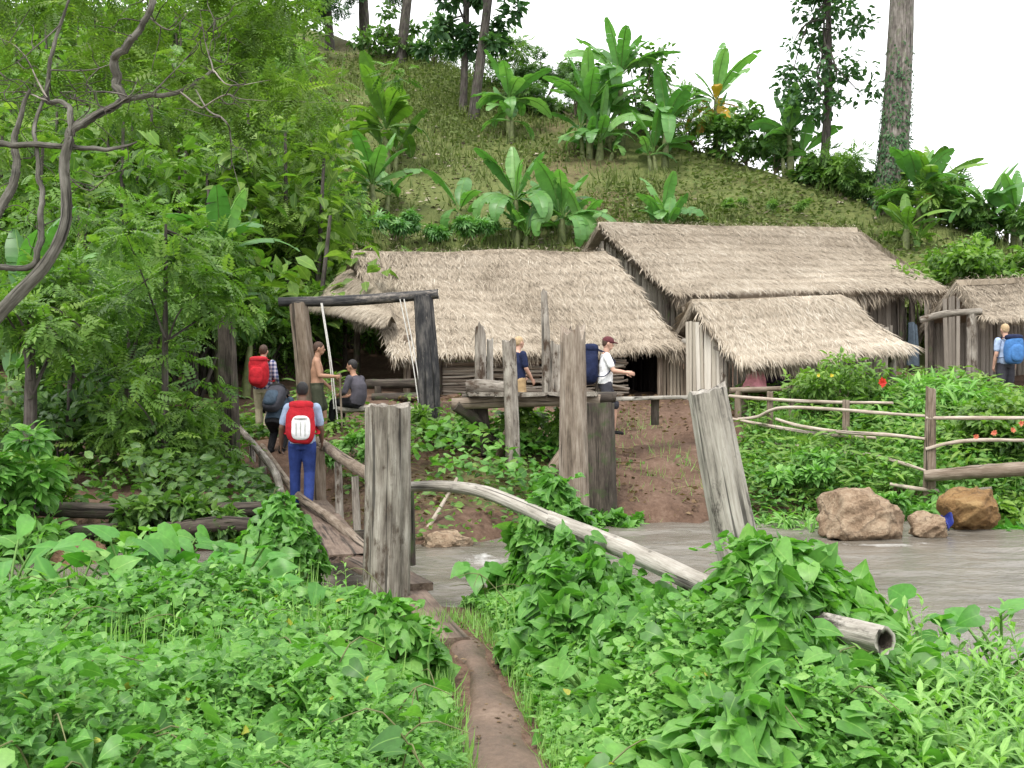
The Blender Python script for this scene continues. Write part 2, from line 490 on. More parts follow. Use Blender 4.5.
M['shadeboard'] = vmat('shade_black_boards', [(.05, (.006, .005, .005)), (.5, (.018, .015, .013)), (.95, (.04, .034, .03))], .8, .2, fibre=True)  # near-black inner boards: the doorway's shade is put into their colour
M['board'] = vmat('wall_boards', [(.05, (.07, .06, .05)), (.5, (.2, .175, .145)), (.95, (.38, .34, .29))], .8, .2, fibre=True)
M['paleslat'] = vmat('pale_slats', [(.05, (.2, .17, .13)), (.5, (.42, .38, .31)), (.95, (.66, .62, .54))], .75, .25, fibre=True)
M['sticks'] = vmat('stacked_sticks', [(.05, (.1, .075, .055)), (.5, (.3, .25, .2)), (.95, (.55, .49, .41))], .85, .2, fibre=True)
M['litter'] = leafmat('dead_brown_leaf', (.05, .03, .018), (.15, .095, .05), (.3, .22, .13), .2, .7, .2)
M['bananastem'] = plainmat('banana_stem', (.13, .15, .06), .6, var=.5, sc=6)
M['stem'] = plainmat('green_stem', (.1, .2, .04), .6)
M['vinestem'] = plainmat('vine_stem', (.12, .13, .05), .7)
M['rope'] = plainmat('rope', (.62, .6, .56), .9, sc=60)
M['ropegrey'] = plainmat('blue_twine', (.3, .34, .42), .8, sc=60)
M['skin'] = plainmat('skin_tan', (.36, .2, .13), .55, .35, .1)
M['skinpale'] = plainmat('skin_pale', (.5, .3, .22), .55, .35, .1)
M['skindark'] = plainmat('skin_brown', (.16, .09, .06), .55, .35, .1)
M['hairblack'] = plainmat('black_hair', (.012, .01, .01), .5, .4, .3, 90, .5)
M['hairbrown'] = plainmat('brown_hair', (.06, .032, .02), .55, .35, .3, 90, .5)
M['hairblond'] = plainmat('fair_hair', (.42, .3, .17), .6, .3, .3, 90, .5)
for k, c in dict(lightblue=(.32, .4, .55), blue=(.028, .05, .19), navy=(.014, .02, .055), white=(.8, .8, .8), black=(.012, .012, .014), charcoal=(.045, .045, .055),
                 khaki=(.42, .36, .26), tan=(.4, .28, .15), red=(.46, .02, .03), deepred=(.4, .02, .03), olive=(.05, .055, .035), pink=(.6, .25, .28), purple=(.035, .02, .04),
                 packblue=(.06, .17, .4), maroon=(.1, .03, .035), greyshirt=(.075, .07, .085), slate=(.04, .06, .085), lightgrey=(.4, .4, .36), eye=(.02, .015, .012), tarp=(.075, .1, .125), cream=(.72, .68, .6)).items():
    M[k] = plainmat('cloth_' + k, c, .85, .2, .22, 11, .9)
M['redflower'] = leafmat('red_petal', (.35, .02, .01), (.6, .03, .02), (.75, .1, .05), .3)
M['pinkflower'] = leafmat('orange_petal', (.5, .1, .06), (.7, .2, .12), (.8, .35, .2), .3)
M['yellowflower'] = leafmat('yellow_petal', (.6, .45, .03), (.75, .6, .05), (.85, .75, .2), .3)
M['plastic'] = plainmat('blue_plastic', (.04, .06, .3), .35, .5)
# plaid shirt
def _plaid():
    m, nt, out = newmat('plaid_cloth')
    p = geo_pos(nt); s = nt.nodes.new('ShaderNodeSeparateXYZ'); nt.links.new(p, s.inputs[0])
    a = math_(nt, 'GREATER_THAN', math_(nt, 'SINE', math_(nt, 'MULTIPLY', s.outputs[0], 85)), .1)
    b = math_(nt, 'GREATER_THAN', math_(nt, 'SINE', math_(nt, 'MULTIPLY', s.outputs[2], 85)), .1)
    f = math_(nt, 'MULTIPLY', math_(nt, 'ADD', a, b), .5)
    princ(nt, out, ramp(nt, [(0, (.05, .06, .14)), (.5, (.25, .25, .35)), (1, (.55, .5, .55))], f), .9, .2)
    return m
M['plaid'] = _plaid()
# ------------------------------------------------------------------ world and light
SUN_EL, SUN_AZ = R(58), R(205)     # azimuth clockwise from +Y
w = bpy.data.worlds.new('World'); scene.world = w; w.use_nodes = True
nt = w.node_tree; nt.nodes.clear()
wo = nt.nodes.new('ShaderNodeOutputWorld'); bg = nt.nodes.new('ShaderNodeBackground')
sky = nt.nodes.new('ShaderNodeTexSky'); sky.sky_type = 'NISHITA'; sky.sun_disc = False
sky.sun_elevation = SUN_EL; sky.sun_rotation = SUN_AZ; sky.air_density = 1.0; sky.dust_density = 3.0
cl = nd(nt, 'ShaderNodeTexNoise', Scale=1.6, Detail=4)
tcw = nt.nodes.new('ShaderNodeTexCoord'); nt.links.new(tcw.outputs['Generated'], cl.inputs['Vector'])
cloud = ramp(nt, [(.3, (9.5, 9.7, 10.0)), (.7, (11.5, 11.6, 11.6))], cl.outputs['Fac'])
for e in nt.nodes:
    if e.bl_idname == 'ShaderNodeValToRGB':
        e.color_ramp.elements[0].color = (.9, .92, .95, 1); e.color_ramp.elements[1].color = (1, 1, 1, 1)
cl2 = mixc(nt, cloud, (11.0, 11.0, 11.0), 1.0, 'MULTIPLY')
nt.links.new(mixc(nt, sky.outputs[0], cl2, .9), bg.inputs[0])     # overcast: cloud cover over the clear sky
bg.inputs[1].default_value = .1
nt.links.new(bg.outputs[0], wo.inputs[0])
sl = bpy.data.lights.new('sun', 'SUN'); sl.energy = 1.5; sl.angle = R(14); sl.color = (1, .96, .9)
so = bpy.data.objects.new('sun', sl); COL.objects.link(so)
sd = Vector((math.sin(SUN_AZ) * math.cos(SUN_EL), math.cos(SUN_AZ) * math.cos(SUN_EL), math.sin(SUN_EL)))
so.rotation_euler = sd.to_track_quat('Z', 'Y').to_euler(); so.location = sd * 60

# ------------------------------------------------------------------ ground
PATH = [(520, 905), (516, 830), (508, 768), (487, 705), (467, 655), (448, 640)]
PATHP = np.array([gp(a, b, 0) for a, b in PATH])
PATHP = np.vstack([[PATHP[0][0] + .05, 1.2, 0], PATHP])
BR = np.array([gp(451, 642, .06), gp(405, 586, .06), gp(347, 553, .06), gp(312, 501, .06), at(262, 452, 19.3)])
def seg_dist(x, y, P):
    d = np.full(np.shape(x), 1e9)
    for a, b in zip(P[:-1], P[1:]):
        ab = b[:2] - a[:2]; L = (ab ** 2).sum()
        t = np.clip(((x - a[0]) * ab[0] + (y - a[1]) * ab[1]) / L, 0, 1)
        d = np.minimum(d, np.hypot(x - a[0] - t * ab[0], y - a[1] - t * ab[1]))
    return d

def px_(x, y): return 512 + x / np.maximum(y, 1) * F
def green(x, y):
    g = np.where(y < 12, .25, np.where(px_(x, y) < 600, .3, .62) + .25 * N1(x, y, .3))
    fe = far_edge(x)
    px = 512 + x / np.maximum(y, 1) * F
    soil = sstep(595, 625, px + 18 * N3(x, y, .5)) * sstep(735, 712, px + 14 * N2(x, y, .5)) * sstep(fe - .2, fe + .3, y)
    terr = sstep(18.6, 20.2, y + .5 * N2(x, y, .35)) * sstep(27.5, 26, y)
    leftdirt = sstep(300, 240, px) * .75 * sstep(26, 22, y)
    hill = sstep(27, 30, y)
    g = np.where(y > 12, np.clip(g - soil - terr * .8 - leftdirt, 0, 1), g)
    g = g * (1 - hill) + hill * np.clip(.78 + .14 * N1(x, y, .14) + .16 * N4(x, y, .4), .48, 1)
    g = np.where((y > 10) & (y < 20), g * (.12 + .88 * sstep(fe + .1, fe + 1.3, y)), g)
    return np.clip(g, 0, 1)

ys = np.concatenate([np.linspace(-25, 1, 14), np.linspace(1.2, 22, 190), np.linspace(22.2, 75, 190), np.linspace(77, 420, 50)])
ts = np.linspace(-1, 1, 321); ts = np.sign(ts) * np.abs(ts) ** 1.5
xs = ts[None] * (np.maximum(ys, 6)[:, None] * 1.05 + 14)
Yg = np.broadcast_to(ys[:, None], xs.shape)
Zg = gh(xs, Yg)
det = .018 * N3(xs, Yg, 2.2) + .012 * N1(xs, Yg, 4)
dp = seg_dist(xs, Yg, PATHP)
Zg = Zg + det * sstep(.3, .8, dp)
bare = (1 - green(xs, Yg)) * sstep(13, 15, Yg) * sstep(24, 20, Yg)
Zg = Zg + bare * (.05 * N4(xs, Yg, 1.3) + .03 * N2(xs, Yg, 3.2))
Zg = np.where(Yg > 75, np.minimum(Zg, Zg), Zg)
ny, nx = xs.shape
i = np.arange(ny - 1)[:, None]; j = np.arange(nx - 1)[None]
q = np.stack([i * nx + j, i * nx + j + 1, (i + 1) * nx + j + 1, (i + 1) * nx + j], -1).reshape(-1, 4)
mb = MB(); mb.add(np.stack([xs, Yg, Zg], -1), quads=q, a=green(xs, Yg).ravel())
m, nt, out = newmat('soil_and_grass')
v = attr(nt, 'v'); p = geo_pos(nt)
n1 = noise(nt, p, 2.2, 6, .65); n2 = noise(nt, p, 14, 5, .7); n3 = noise(nt, p, .35, 3)
dirt = ramp(nt, [(.25, (.04, .025, .017)), (.5, (.125, .077, .053)), (.75, (.235, .16, .117))], math_(nt, 'ADD', math_(nt, 'MULTIPLY', n1, .6), math_(nt, 'MULTIPLY', n2, .4)))
grs = ramp(nt, [(.3, (.06, .085, .025)), (.55, (.13, .15, .048)), (.8, (.21, .2, .09))], math_(nt, 'ADD', math_(nt, 'MULTIPLY', n1, .45), math_(nt, 'MULTIPLY', n2, .55)))
f = math_(nt, 'ADD', v, math_(nt, 'MULTIPLY', math_(nt, 'SUBTRACT', n2, .5), 1.3), clamp=True)
col = mixc(nt, dirt, grs, ramp(nt, [(.35, (0, 0, 0)), (.62, (1, 1, 1))], f))
princ(nt, out, col, .92, .2, bump(nt, math_(nt, 'ADD', n1, n2), .8, .06))
tag(mb.build('ground', m, smooth=True, origin=(0, 0, 0)), kind='structure')

# footpath: trodden wet earth
mb = MB(); PP = smooth_path(PATHP, 60)
T = nrm(np.gradient(PP, axis=0)); S = np.stack([T[:, 1], -T[:, 0], np.zeros(60)], -1)
hw = .128 + .022 * N1(PP[:, 1], 0, 1.6)
us = np.linspace(-1, 1, 11)
V = PP[:, None] + S[:, None] * us[None, :, None] * (hw[:, None, None] + .03 * N2(PP[:, 1], 5, 3)[:, None, None] * us[None, :, None])
V[..., 2] = gh(V[..., 0], V[..., 1]) + .03 - .022 * us[None] ** 2 * 1.6 + .004 * N3(V[..., 0], V[..., 1], 6)
i = np.arange(59)[:, None]; j = np.arange(10)[None]
mb.add(V, quads=np.stack([i * 11 + j, i * 11 + j + 1, (i + 1) * 11 + j + 1, (i + 1) * 11 + j], -1).reshape(-1, 4))
m, nt, out = newmat('trodden_earth')
p = geo_pos(nt); n1 = noise(nt, p, 3, 6, .6); n2 = noise(nt, p, 28, 6, .7)
f = math_(nt, 'ADD', math_(nt, 'MULTIPLY', n1, .6), math_(nt, 'MULTIPLY', n2, .4))
princ(nt, out, ramp(nt, [(.3, (.06, .04, .028)), (.55, (.15, .102, .074)), (.75, (.25, .18, .135))], f), ramp(nt, [(.35, (.45,) * 3), (.6, (.8,) * 3)], n1), .35, bump(nt, f, .7, .03))
tag(mb.build('footpath', m, smooth=True, origin=(0, 0, 0)), kind='structure')

# stream
xw = np.linspace(-26, 30, 280); yw = np.linspace(5.4, 16.4, 140)
XW, YW = np.meshgrid(xw, yw)
RK = np.array([at(866, 528, 13.5), at(930, 528, 13.7), at(976, 522, 14.2)])
foam = np.zeros_like(XW)
def ripple(x, y):
    u = x * .9 + .4 * N2(x, y, .3)
    return .012 * N1(u, y * 2.2, .9) + .008 * N2(u * 1.4, y * 3.4, 1.6) + .006 * N4(x, y, 3.1)
Zw = WATER + ripple(XW, YW)
rap = np.exp(-((XW - .05) ** 2 / .35 + (YW - 9.9) ** 2 / 1.4)) + .8 * np.exp(-((XW + .3) ** 2 / .2 + (YW - 11.7) ** 2 / .5))
Zw += rap * .03 * N4(XW, YW, 5)
for c, r_ in zip(RK, (.72, .36, .5)):
    dd = np.hypot(XW - c[0], (YW - c[1]) * 1.1)
    foam = np.maximum(foam, np.exp(-((dd - r_) / .16) ** 2) * sstep(c[1] + .15, c[1] - .2, YW) * (XW > c[0] - .6))
foam = np.clip(np.maximum(foam * .42, rap * .5), 0, 1) * np.clip(.75 + .4 * N3(XW, YW, 2.5), 0, 1)
n_ = len(xw); i = np.arange(len(yw) - 1)[:, None]; j = np.arange(n_ - 1)[None]
mb = MB(); mb.add(np.stack([XW, YW, Zw], -1), quads=np.stack([i * n_ + j, i * n_ + j + 1, (i + 1) * n_ + j + 1, (i + 1) * n_ + j], -1).reshape(-1, 4), a=foam.ravel())
m, nt, out = newmat('muddy_water')
p = geo_pos(nt); ps = scaled(nt, p, (.8, 1.25, 1))
n1 = noise(nt, ps, 1.5, 4, .55); n2 = noise(nt, ps, 7, 4, .6); n4 = noise(nt, p, 17, 5, .75)
col = ramp(nt, [(.3, (.1, .088, .07)), (.7, (.18, .163, .136))], n1)
v = attr(nt, 'v')
fm = ramp(nt, [(.3, (0, 0, 0)), (.62, (.85,) * 3)], math_(nt, 'MULTIPLY', math_(nt, 'ADD', v, .06), math_(nt, 'MULTIPLY', math_(nt, 'ADD', n4, n2), .95)))
col = mixc(nt, col, (.72, .72, .7), fm)
rg_ = ramp(nt, [(0, (.26,) * 3), (1, (.7,) * 3)], fm)
princ(nt, out, col, rg_, .32, bump(nt, math_(nt, 'ADD', n1, math_(nt, 'MULTIPLY', n2, .8)), 1.0, .035))
tag(mb.build('stream_water', m, smooth=True, origin=(0, 0, 0)), kind='structure')

# ------------------------------------------------------------------ posts, rails, bridge
def log(name, label, cat, pts, r, mat, n=14, seg=14, rough=.06, flute=.07, jag=0, seed=1, hollow=0, group=None, parent=None):
    mb = MB(); tube(mb, pts, r, n, seg, rough, flute, jag, seed, hollow=hollow)
    o = mb.build(name, M[mat], parent, smooth=True)
    return o if parent is not None else tag(o, label, cat, group)

PG = 'upright timber posts of the old bridge'
log('timber_post', 'thick cracked grey square-topped post beside the plank bridge, vines at its foot', 'post', [gp(386, 612, -.05), at(388, 505, 8.25), at(388, 405, 8.2)], [.185, .18, .175], 'wood', 44, 22, .012, .1, .02, 3, group=PG)
log('timber_post', 'pale knotted post leaning left over the stream', 'post', [at(775, 668, 6.3), at(740, 555, 6.3), at(722, 470, 6.3), at(707, 390, 6.3)], [.15, .135, .128, .118], 'greywood', 40, 22, .015, .07, .03, 5, group=PG)
log('timber_post', 'tall weathered grey post standing in front of the old platform', 'post', [at(575, 570, 9.2), at(574, 500, 9.2), at(573, 332, 9.2)], [.135, .13, .105], 'rotwood', 40, 24, .015, .09, .09, 8, group=PG)
log('timber_post', 'dark round tree-trunk post holding up the right end of the old platform', 'post', [at(600, 520, 15.2), at(599, 403, 15.2)], [.25, .22], 'darkwood', 30, 16, .02, .07, .01, 12, group=PG)
log('timber_post', 'dark mossy post standing alone left of the bridge end', 'post', [at(230, 478, 17), at(229, 400, 17), at(226, 316, 17)], [.17, .155, .13], 'darkwood', 30, 18, .02, .08, .05, 14, group=PG)
log('timber_post', 'slim dark post just behind the thick cracked post', 'post', [at(409, 565, 9.4), at(408, 488, 9.4)], [.06, .055], 'darkwood', 14, 8, .03, .06, .01, 16)

log('handrail_log', 'long grey log rail with a hollow dark end, running to the foreground', 'handrail', [at(548, 519, 7.75), at(640, 556, 6.85), at(730, 598, 5.95), at(800, 620, 5.3), at(885, 641, 4.75)], [.06, .064, .066, .066, .062], 'greywood', 22, 30, .03, .06, 0, 21, hollow=.12, group='log handrails of the bridge')
log('handrail_log', 'bent grey log rail from the cracked post to the vine-covered post', 'handrail', [at(402, 487, 8.75), at(440, 486, 8.5), at(480, 491, 8.2), at(520, 506, 7.95), at(552, 521, 7.7)], [.04, .045, .05, .056, .056], 'greywood', 18, 26, .04, .06, 0, 22, group='log handrails of the bridge')
log('handrail_log', 'brown log rail beside the man with the red and white backpack', 'handrail', [at(318, 441, 16.2), at(342, 458, 13.3), at(366, 473, 11.2), at(392, 486, 9.3)], [.075, .07, .065, .06], 'brownwood', 16, 20, .04, .06, 0, 23, group='log handrails of the bridge')
log('handrail_branch', 'crooked thin branch rail on the left of the bridge, bending down to the vines', 'handrail', [at(236, 424, 18.7), at(258, 450, 17), at(275, 473, 15.6), at(284, 508, 14.3), at(292, 545, 13.4)], [.05, .055, .06, .055, .05], 'wood', 14, 24, .08, .06, 0, 24, group='log handrails of the bridge')
log('toe_log', 'long curving brown log lying along the plank bridge edge', 'log', [at(262, 446, 18.4), at(278, 469, 16.6), at(298, 495, 14.6), at(320, 511, 13), at(345, 530, 11.5), at(368, 550, 10.2)], [.05, .055, .055, .055, .055, .045], 'brownwood', 14, 26, .06, .06, 0, 25)
for k, (px, y0, y1, Y, r_) in enumerate([(319, 447, 512, 15.4, .09), (338, 462, 528, 13.5, .055), (355, 476, 530, 12.2, .045), (262, 452, 520, 16.8, .065), (252, 440, 510, 17.6, .06)]):
    lab = ['stout brown stake under the brown rail, next to the blue trousers', 'second thin stake under the brown log rail', 'thin pale stake under the brown rail, closest to the cracked post',
           'weathered stake carrying the crooked branch rail', 'grey stake behind the crooked branch rail by the mossy post'][k]
    log('rail_stake', lab, 'stake', [at(px + 2, y1, Y), at(px, y0, Y)], [r_, r_ * .9], ['brownwood', 'wood', 'wood', 'wood', 'greywood'][k], 12, 8, .05, .06, .01, 30 + k, group='stakes carrying the bridge rails')

def plank(name, label, a, b, wdt, th, mat, seed, group=None):
    rg = np.random.default_rng(seed)
    a, b = np.asarray(a, float), np.asarray(b, float)
    mb = MB(); d = nrm(b - a); s = nrm(np.cross(d, [0, 0, 1])); u = np.cross(s, d)
    box(mb, (a + b) / 2, [d, s, u], [np.linalg.norm(b - a) / 2, wdt / 2, th / 2], jit=.004, rg=rg)
    return tag(mb.build(name, M[mat], smooth=False), label, 'plank', group)
GB = 'planks of the footbridge'
up = np.array([0, 0, 1.0])
plank('bridge_plank', 'thick brown end plank of the bridge meeting the dirt path', BR[0] - .02 * up, gp(398, 577, .06) - .02 * up, .25, .09, 'plankwood', 1, GB)
plank('bridge_plank', 'brown bridge plank beginning behind the cracked post', gp(413, 588, .1), gp(345, 551, .1), .34, .07, 'plankwood', 2, GB)
plank('bridge_plank', 'long bridge plank under the man in blue trousers', gp(352, 558, .12), gp(308, 496, .1), .42, .08, 'plankwood', 3, GB)
plank('bridge_plank', 'upper bridge plank climbing to the far bank', gp(313, 500, .06), at(258, 448, 19.6), .5, .08, 'plankwood', 4, GB)
plank('bridge_beam', 'dark timber cross beam under the bridge planks', gp(250, 545, -.12) + up * .04, gp(380, 538, -.12) + up * .04, .16, .14, 'darkwood', 5)
log('driftwood_stick', 'pale stick leaning over the stream behind the bent rail', 'stick', [at(414, 549, 13), at(436, 515, 13.3), at(457, 478, 13.6)], [.03, .028, .02], 'stick', 8, 10, .05, .05, 0, 40)

# swing frame
Ys = 19.0
base = [ground(307, Ys), ground(429, Ys)]
fr = thing('swing_frame', 'tall charred timber swing frame with two posts and a top beam', 'swing frame', (base[0] + base[1]) / 2)
log('post', None, None, [base[0] - up * .1, at(306, 380, Ys), at(298, 303, Ys)], [.19, .18, .165], 'brownwood', 30, 18, .02, .07, .02, 50, parent=fr)
p_ = log('post', None, None, [base[1] - up * .1, at(428, 370, Ys), at(423, 296, Ys)], [.21, .2, .17], 'char', 30, 18, .02, .06, .02, 51, parent=fr); p_['label'] = 'blackened burnt post'
log('beam', None, None, [at(279, 302, Ys), at(350, 300.5, Ys), at(438, 294, Ys)], [.085, .1, .085], 'char', 20, 22, .03, .05, .01, 52, parent=fr)
sw = thing('rope_swing', 'wooden plank swing hanging on white ropes from the charred frame', 'swing', at(382, 409, Ys + .05))
mb = MB(); a, b = at(336, 409.5, Ys), at(427, 411, Ys)
tube(mb, [a, (a + b) / 2 + up * .03, b], [.06, .075, .06], 14, 16, .1, .1, 0, 53); mb.build('seat', M['greywood'], sw, smooth=True)
for s_, (x0, y0, x1, y1) in enumerate([(321, 303, 334, 409), (322, 303, 338, 425), (400, 299, 420, 412), (404, 299, 425, 425)]):
    mb = MB(); P = np.array([at(x0, y0, Ys - .12), at((x0 * .5 + x1 * .5) + 1.5, (y0 + y1) / 2, Ys - .12), at(x1, y1, Ys - .12)])
    tube(mb, P, .011, 6, 14, .12, 0, 0, 54 + s_); mb.build('rope', M['rope'], sw, smooth=True)

# old platform
Yp = 16.4
g0 = ground(520, Yp)
pf = thing('timber_platform', 'old raised timber platform with broken uprights in front of the long hut', 'platform', g0)
def part(name, pts, r, mat, n=14, seg=10, jag=.0, seed=0, rough=.05, flute=.07):
    return log(name, None, None, pts, r, mat, n, seg, rough, flute, jag, seed, parent=pf)
for k, (x0, x1, y0, dY) in enumerate([(452, 600, 402, -.35), (462, 612, 400, .1), (470, 616, 399, .6)]):
    part('beam', [at(x0, y0 + (2 if k == 0 else 0), Yp + dY), at((x0 + x1) / 2, y0 - 1, Yp + dY), at(x1, y0 - 2, Yp + dY)], [.09, .1, .085], ['brownwood', 'darkwood', 'darkwood'][k], 14, 14, .01, 60 + k)
for k in range(5):
    mb = MB(); c = at(478 + k * 27, 394.5, Yp + .12); box(mb, c, [[.05 * (k - 2), 1, 0], [1, -.05 * (k - 2), 0], [0, 0, 1]], [.75, .19, .032], jit=.006, rg=np.random.default_rng(k)); mb.build('deck_plank', M['wood'], pf)
part('log', [at(466, 387, Yp - .2), at(485, 387, Yp - .2), at(505, 388, Yp - .2)], [.11, .125, .11], 'wood', 16, 10, .02, 66)
part('post', [at(514, 500, 15.7), at(512, 420, 15.7), at(509, 341, 15.7)], [.115, .105, .1], 'wood', 26, 16, .03, 67, .02)
part('post', [at(480, 393, Yp + .3), at(480, 328, Yp + .3)], [.09, .085], 'wood', 20, 10, .1, 68, .02)
part('post', [at(490, 393, Yp + .5), at(490, 340, Yp + .5)], [.05, .05], 'greywood', 12, 8, .03, 69)
part('post', [at(547, 396, Yp + .6), at(546, 340, Yp + .6), at(544, 291, Yp + .6)], [.075, .07, .05], 'wood', 18, 14, .03, 70, .03)
part('post', [at(557, 396, Yp + .2), at(557, 348, Yp + .2)], [.13, .115], 'wood', 24, 12, .08, 71, .02)
part('post', [at(484, 455, Yp), at(478, 400, Yp)], [.14, .13], 'darkwood', 18, 8, .01, 72)
part('brace', [at(455, 405, Yp - .4), at(474, 418, Yp - .2), at(492, 440, Yp)], [.09, .09, .08], 'darkwood', 12, 8, 0, 73)
part('brace', [at(513, 424, Yp - .3), at(500, 448, Yp - .25), at(486, 470, Yp - .2)], [.075, .08, .08], 'brownwood', 12, 8, 0, 74)
part('brace', [at(541, 490, Yp - .9), at(558, 462, Yp - .8), at(580, 430, Yp - .7)], [.1, .1, .09], 'brownwood', 12, 8, 0, 75)
mb = MB(); a, b = at(606, 399, 17.2), at(694, 397, 18.4)
box(mb, (a + b) / 2, [b - a, np.cross(up, b - a), up], [np.linalg.norm(b - a) / 2, .16, .03], jit=.004, rg=rng)
tag(mb.build('gangplank', M['greywood']), 'long pale plank bridging from the platform to the dirt bank', 'plank')
log('timber_post', 'short stump post under the gangplank by the hiker in white', 'post', [at(655, 425, 18), at(655, 400, 18)], [.07, .07], 'darkwood', 12, 6, .04, .06, .02, 80)

# fallen logs on the left
for k, (lab, pts, r_) in enumerate([
    ('long dark fallen log lying across the shrubs left of the bridge', [(-40, 505, 12.6), (120, 511, 12.5), (275, 508, 12.9)], .1),
    ('lower dark fallen log at the left picture edge above the brown bank', [(-40, 532, 12.2), (40, 535, 12.15), (132, 530, 12.4)], .11),
    ('grey fallen trunk running under the bridge from the left', [(160, 530, 12.3), (225, 524, 12.3), (290, 529, 12.5)], .09)]):
    log('fallen_log', lab, 'log', [at(*p) for p in pts], [r_ * .9, r_, r_ * .85], 'darkwood', 16, 20, .06, .08, .02, 90 + k, group='fallen logs left of the bridge')

# rustic fence
fp = at(930, 520, 15.6)
fe_ = thing('stick_fence', 'rustic fence of crooked sticks around the garden on the right', 'fence', (fp[0], fp[1], float(gh(fp[0], fp[1]))))
def rail(pts, r, mat='stick', seed=0, name='rail'):
    log(name, None, None, pts, r, mat, 9, 26, .1, .06, 0, seed, parent=fe_)
log('post', None, None, [at(929, 530, 15.65), at(930, 460, 15.65), at(931, 388, 15.65)], [.09, .085, .07], 'brownwood', 18, 14, .03, .07, .03, 100, parent=fe_)
for k, (px, y0, y1, Y) in enumerate([(770, 445, 392, 18.2), (792, 430, 386, 18.6), (846, 450, 400, 17.2)]):
    log('post', None, None, [at(px, y0, Y), at(px, y1, Y)], [.06, .055], 'brownwood', 12, 8, .03, .07, .02, 101 + k, parent=fe_)
RL = [[(729, 396, 18.6), (765, 399, 18), (820, 402, 17.2), (893, 403, 16)],
      [(738, 419, 18.4), (757, 417, 18), (780, 408, 17.4), (828, 409, 16.5), (880, 413, 15.4), (926, 416, 14.4)],
      [(776, 419, 17.6), (800, 426, 17), (840, 432, 16), (890, 435, 15), (925, 439, 14.35)],
      [(732, 419, 18.4), (770, 426, 17.6), (820, 434, 16.6), (876, 438, 15.6)],
      [(755, 441, 17.6), (795, 446, 17), (850, 446, 16.2)],
      [(814, 453, 16.6), (864, 454, 15.6), (895, 461, 15), (926, 471, 14.3)],
      [(926, 418, 14.35), (970, 418, 14), (1060, 418, 13.6)],
      [(926, 449, 14.3), (950, 443, 14.1), (985, 440, 14), (1060, 441, 13.7)],
      [(890, 484, 14.6), (912, 488, 14.4), (940, 491, 14.25), (965, 491, 14.2), (992, 488, 14)]]
for k, r_ in enumerate(RL):
    rail([at(p[0], p[1], 15.6 + (p[2] - 14.3) * .7) for p in r_], [.026] + [.03] * (len(r_) - 2) + [.022], 'stick', 110 + k)
rail([at(924, 476, 15.5), at(980, 472, 15.3), at(1080, 465, 15.0)], [.08, .1, .1], 'brownwood', 130, 'thick_rail')

# rocks
def rock(name, label, c, rad, seed, cols, rough=.16):
    nz = Noise(seed, 10); nz2 = Noise(seed + 50, 10)
    nu, nv = 90, 60
    u = np.linspace(0, 2 * np.pi, nu, endpoint=False); v = np.linspace(-np.pi / 2, np.pi / 2, nv)
    D = np.stack([np.cos(v)[:, None] * np.cos(u), np.cos(v)[:, None] * np.sin(u), np.broadcast_to(np.sin(v)[:, None], (nv, nu))], -1)
    rg = np.random.default_rng(seed)
    r = np.ones((nv, nu)) * 1.15
    for k in range(26):
        n = nrm(rg.normal(0, 1, 3) * [1, 1, .8]); r = np.minimum(r, rg.uniform(.74, 1.0) / np.maximum(D @ n, .02))
    r = r * (1 + rough * .2 * nz(D[..., 0] * 2 + D[..., 2], D[..., 1] * 2 - D[..., 2], .8) + .022 * nz2(D[..., 0] * 5 + D[..., 2] * 3, D[..., 1] * 5, 1) + .012 * nz2(D[..., 0] * 9 - D[..., 2] * 7, D[..., 1] * 9 + D[..., 2] * 4, 1.5))
    r = r * (1 - .09 * np.abs(nz(D[..., 0] * 3 - D[..., 2] * 2, D[..., 1] * 3 + D[..., 2] * 2, .9)) ** .7 + .05)
    V = D * r[..., None] * np.asarray(rad) + np.asarray(c)
    i = np.arange(nv - 1)[:, None]; j = np.arange(nu)[None]
    mb = MB(); mb.add(V, quads=np.stack([i * nu + j, i * nu + (j + 1) % nu, (i + 1) * nu + (j + 1) % nu, (i + 1) * nu + j], -1).reshape(-1, 4))
    m, nt, out = newmat(name + '_stone')
    p = geo_pos(nt); n1 = noise(nt, p, 3.5, 6, .65); n2 = noise(nt, p, 22, 6, .7)
    f = math_(nt, 'ADD', math_(nt, 'MULTIPLY', n1, .65), math_(nt, 'MULTIPLY', n2, .35))
    vor = nd(nt, 'ShaderNodeTexVoronoi', Scale=2.2); vor.feature = 'DISTANCE_TO_EDGE'
    nt.links.new(mixc(nt, p, nd(nt, 'ShaderNodeTexNoise', Scale=3).outputs['Color'], .25), vor.inputs['Vector'])
    crack = ramp(nt, [(0, (.4,) * 3), (.03, (1,) * 3)], vor.outputs['Distance'])
    princ(nt, out, mixc(nt, ramp(nt, cols, f), crack, .7, 'MULTIPLY'), .85, .3, bump(nt, f, 1.0, .16))
    return tag(mb.build(name, m, smooth=False), label, 'rock', 'boulders at the stream edge')
TANR = [(.3, (.08, .05, .03)), (.48, (.3, .21, .135)), (.66, (.52, .41, .29))]
ORR = [(.3, (.07, .045, .025)), (.48, (.26, .15, .06)), (.7, (.4, .27, .12))]
rock('boulder', 'large tan cracked boulder in the stream below the fence', at(865, 516, 13.5) + [0, .2, -.05], (.62, .5, .4), 3, TANR)
rock('boulder', 'small tan rock between the two bigger boulders', at(930, 527, 13.6) + [0, .1, -.04], (.27, .25, .2), 5, TANR)
rock('boulder', 'orange-brown mossy boulder right of the fence post', at(976, 512, 14.1) + [0, .2, -.02], (.41, .38, .31), 9, ORR)
rock('boulder', 'low brown rock lying at the far water edge behind the bent rail', at(445, 542, 12.7), (.33, .3, .17), 12, TANR)
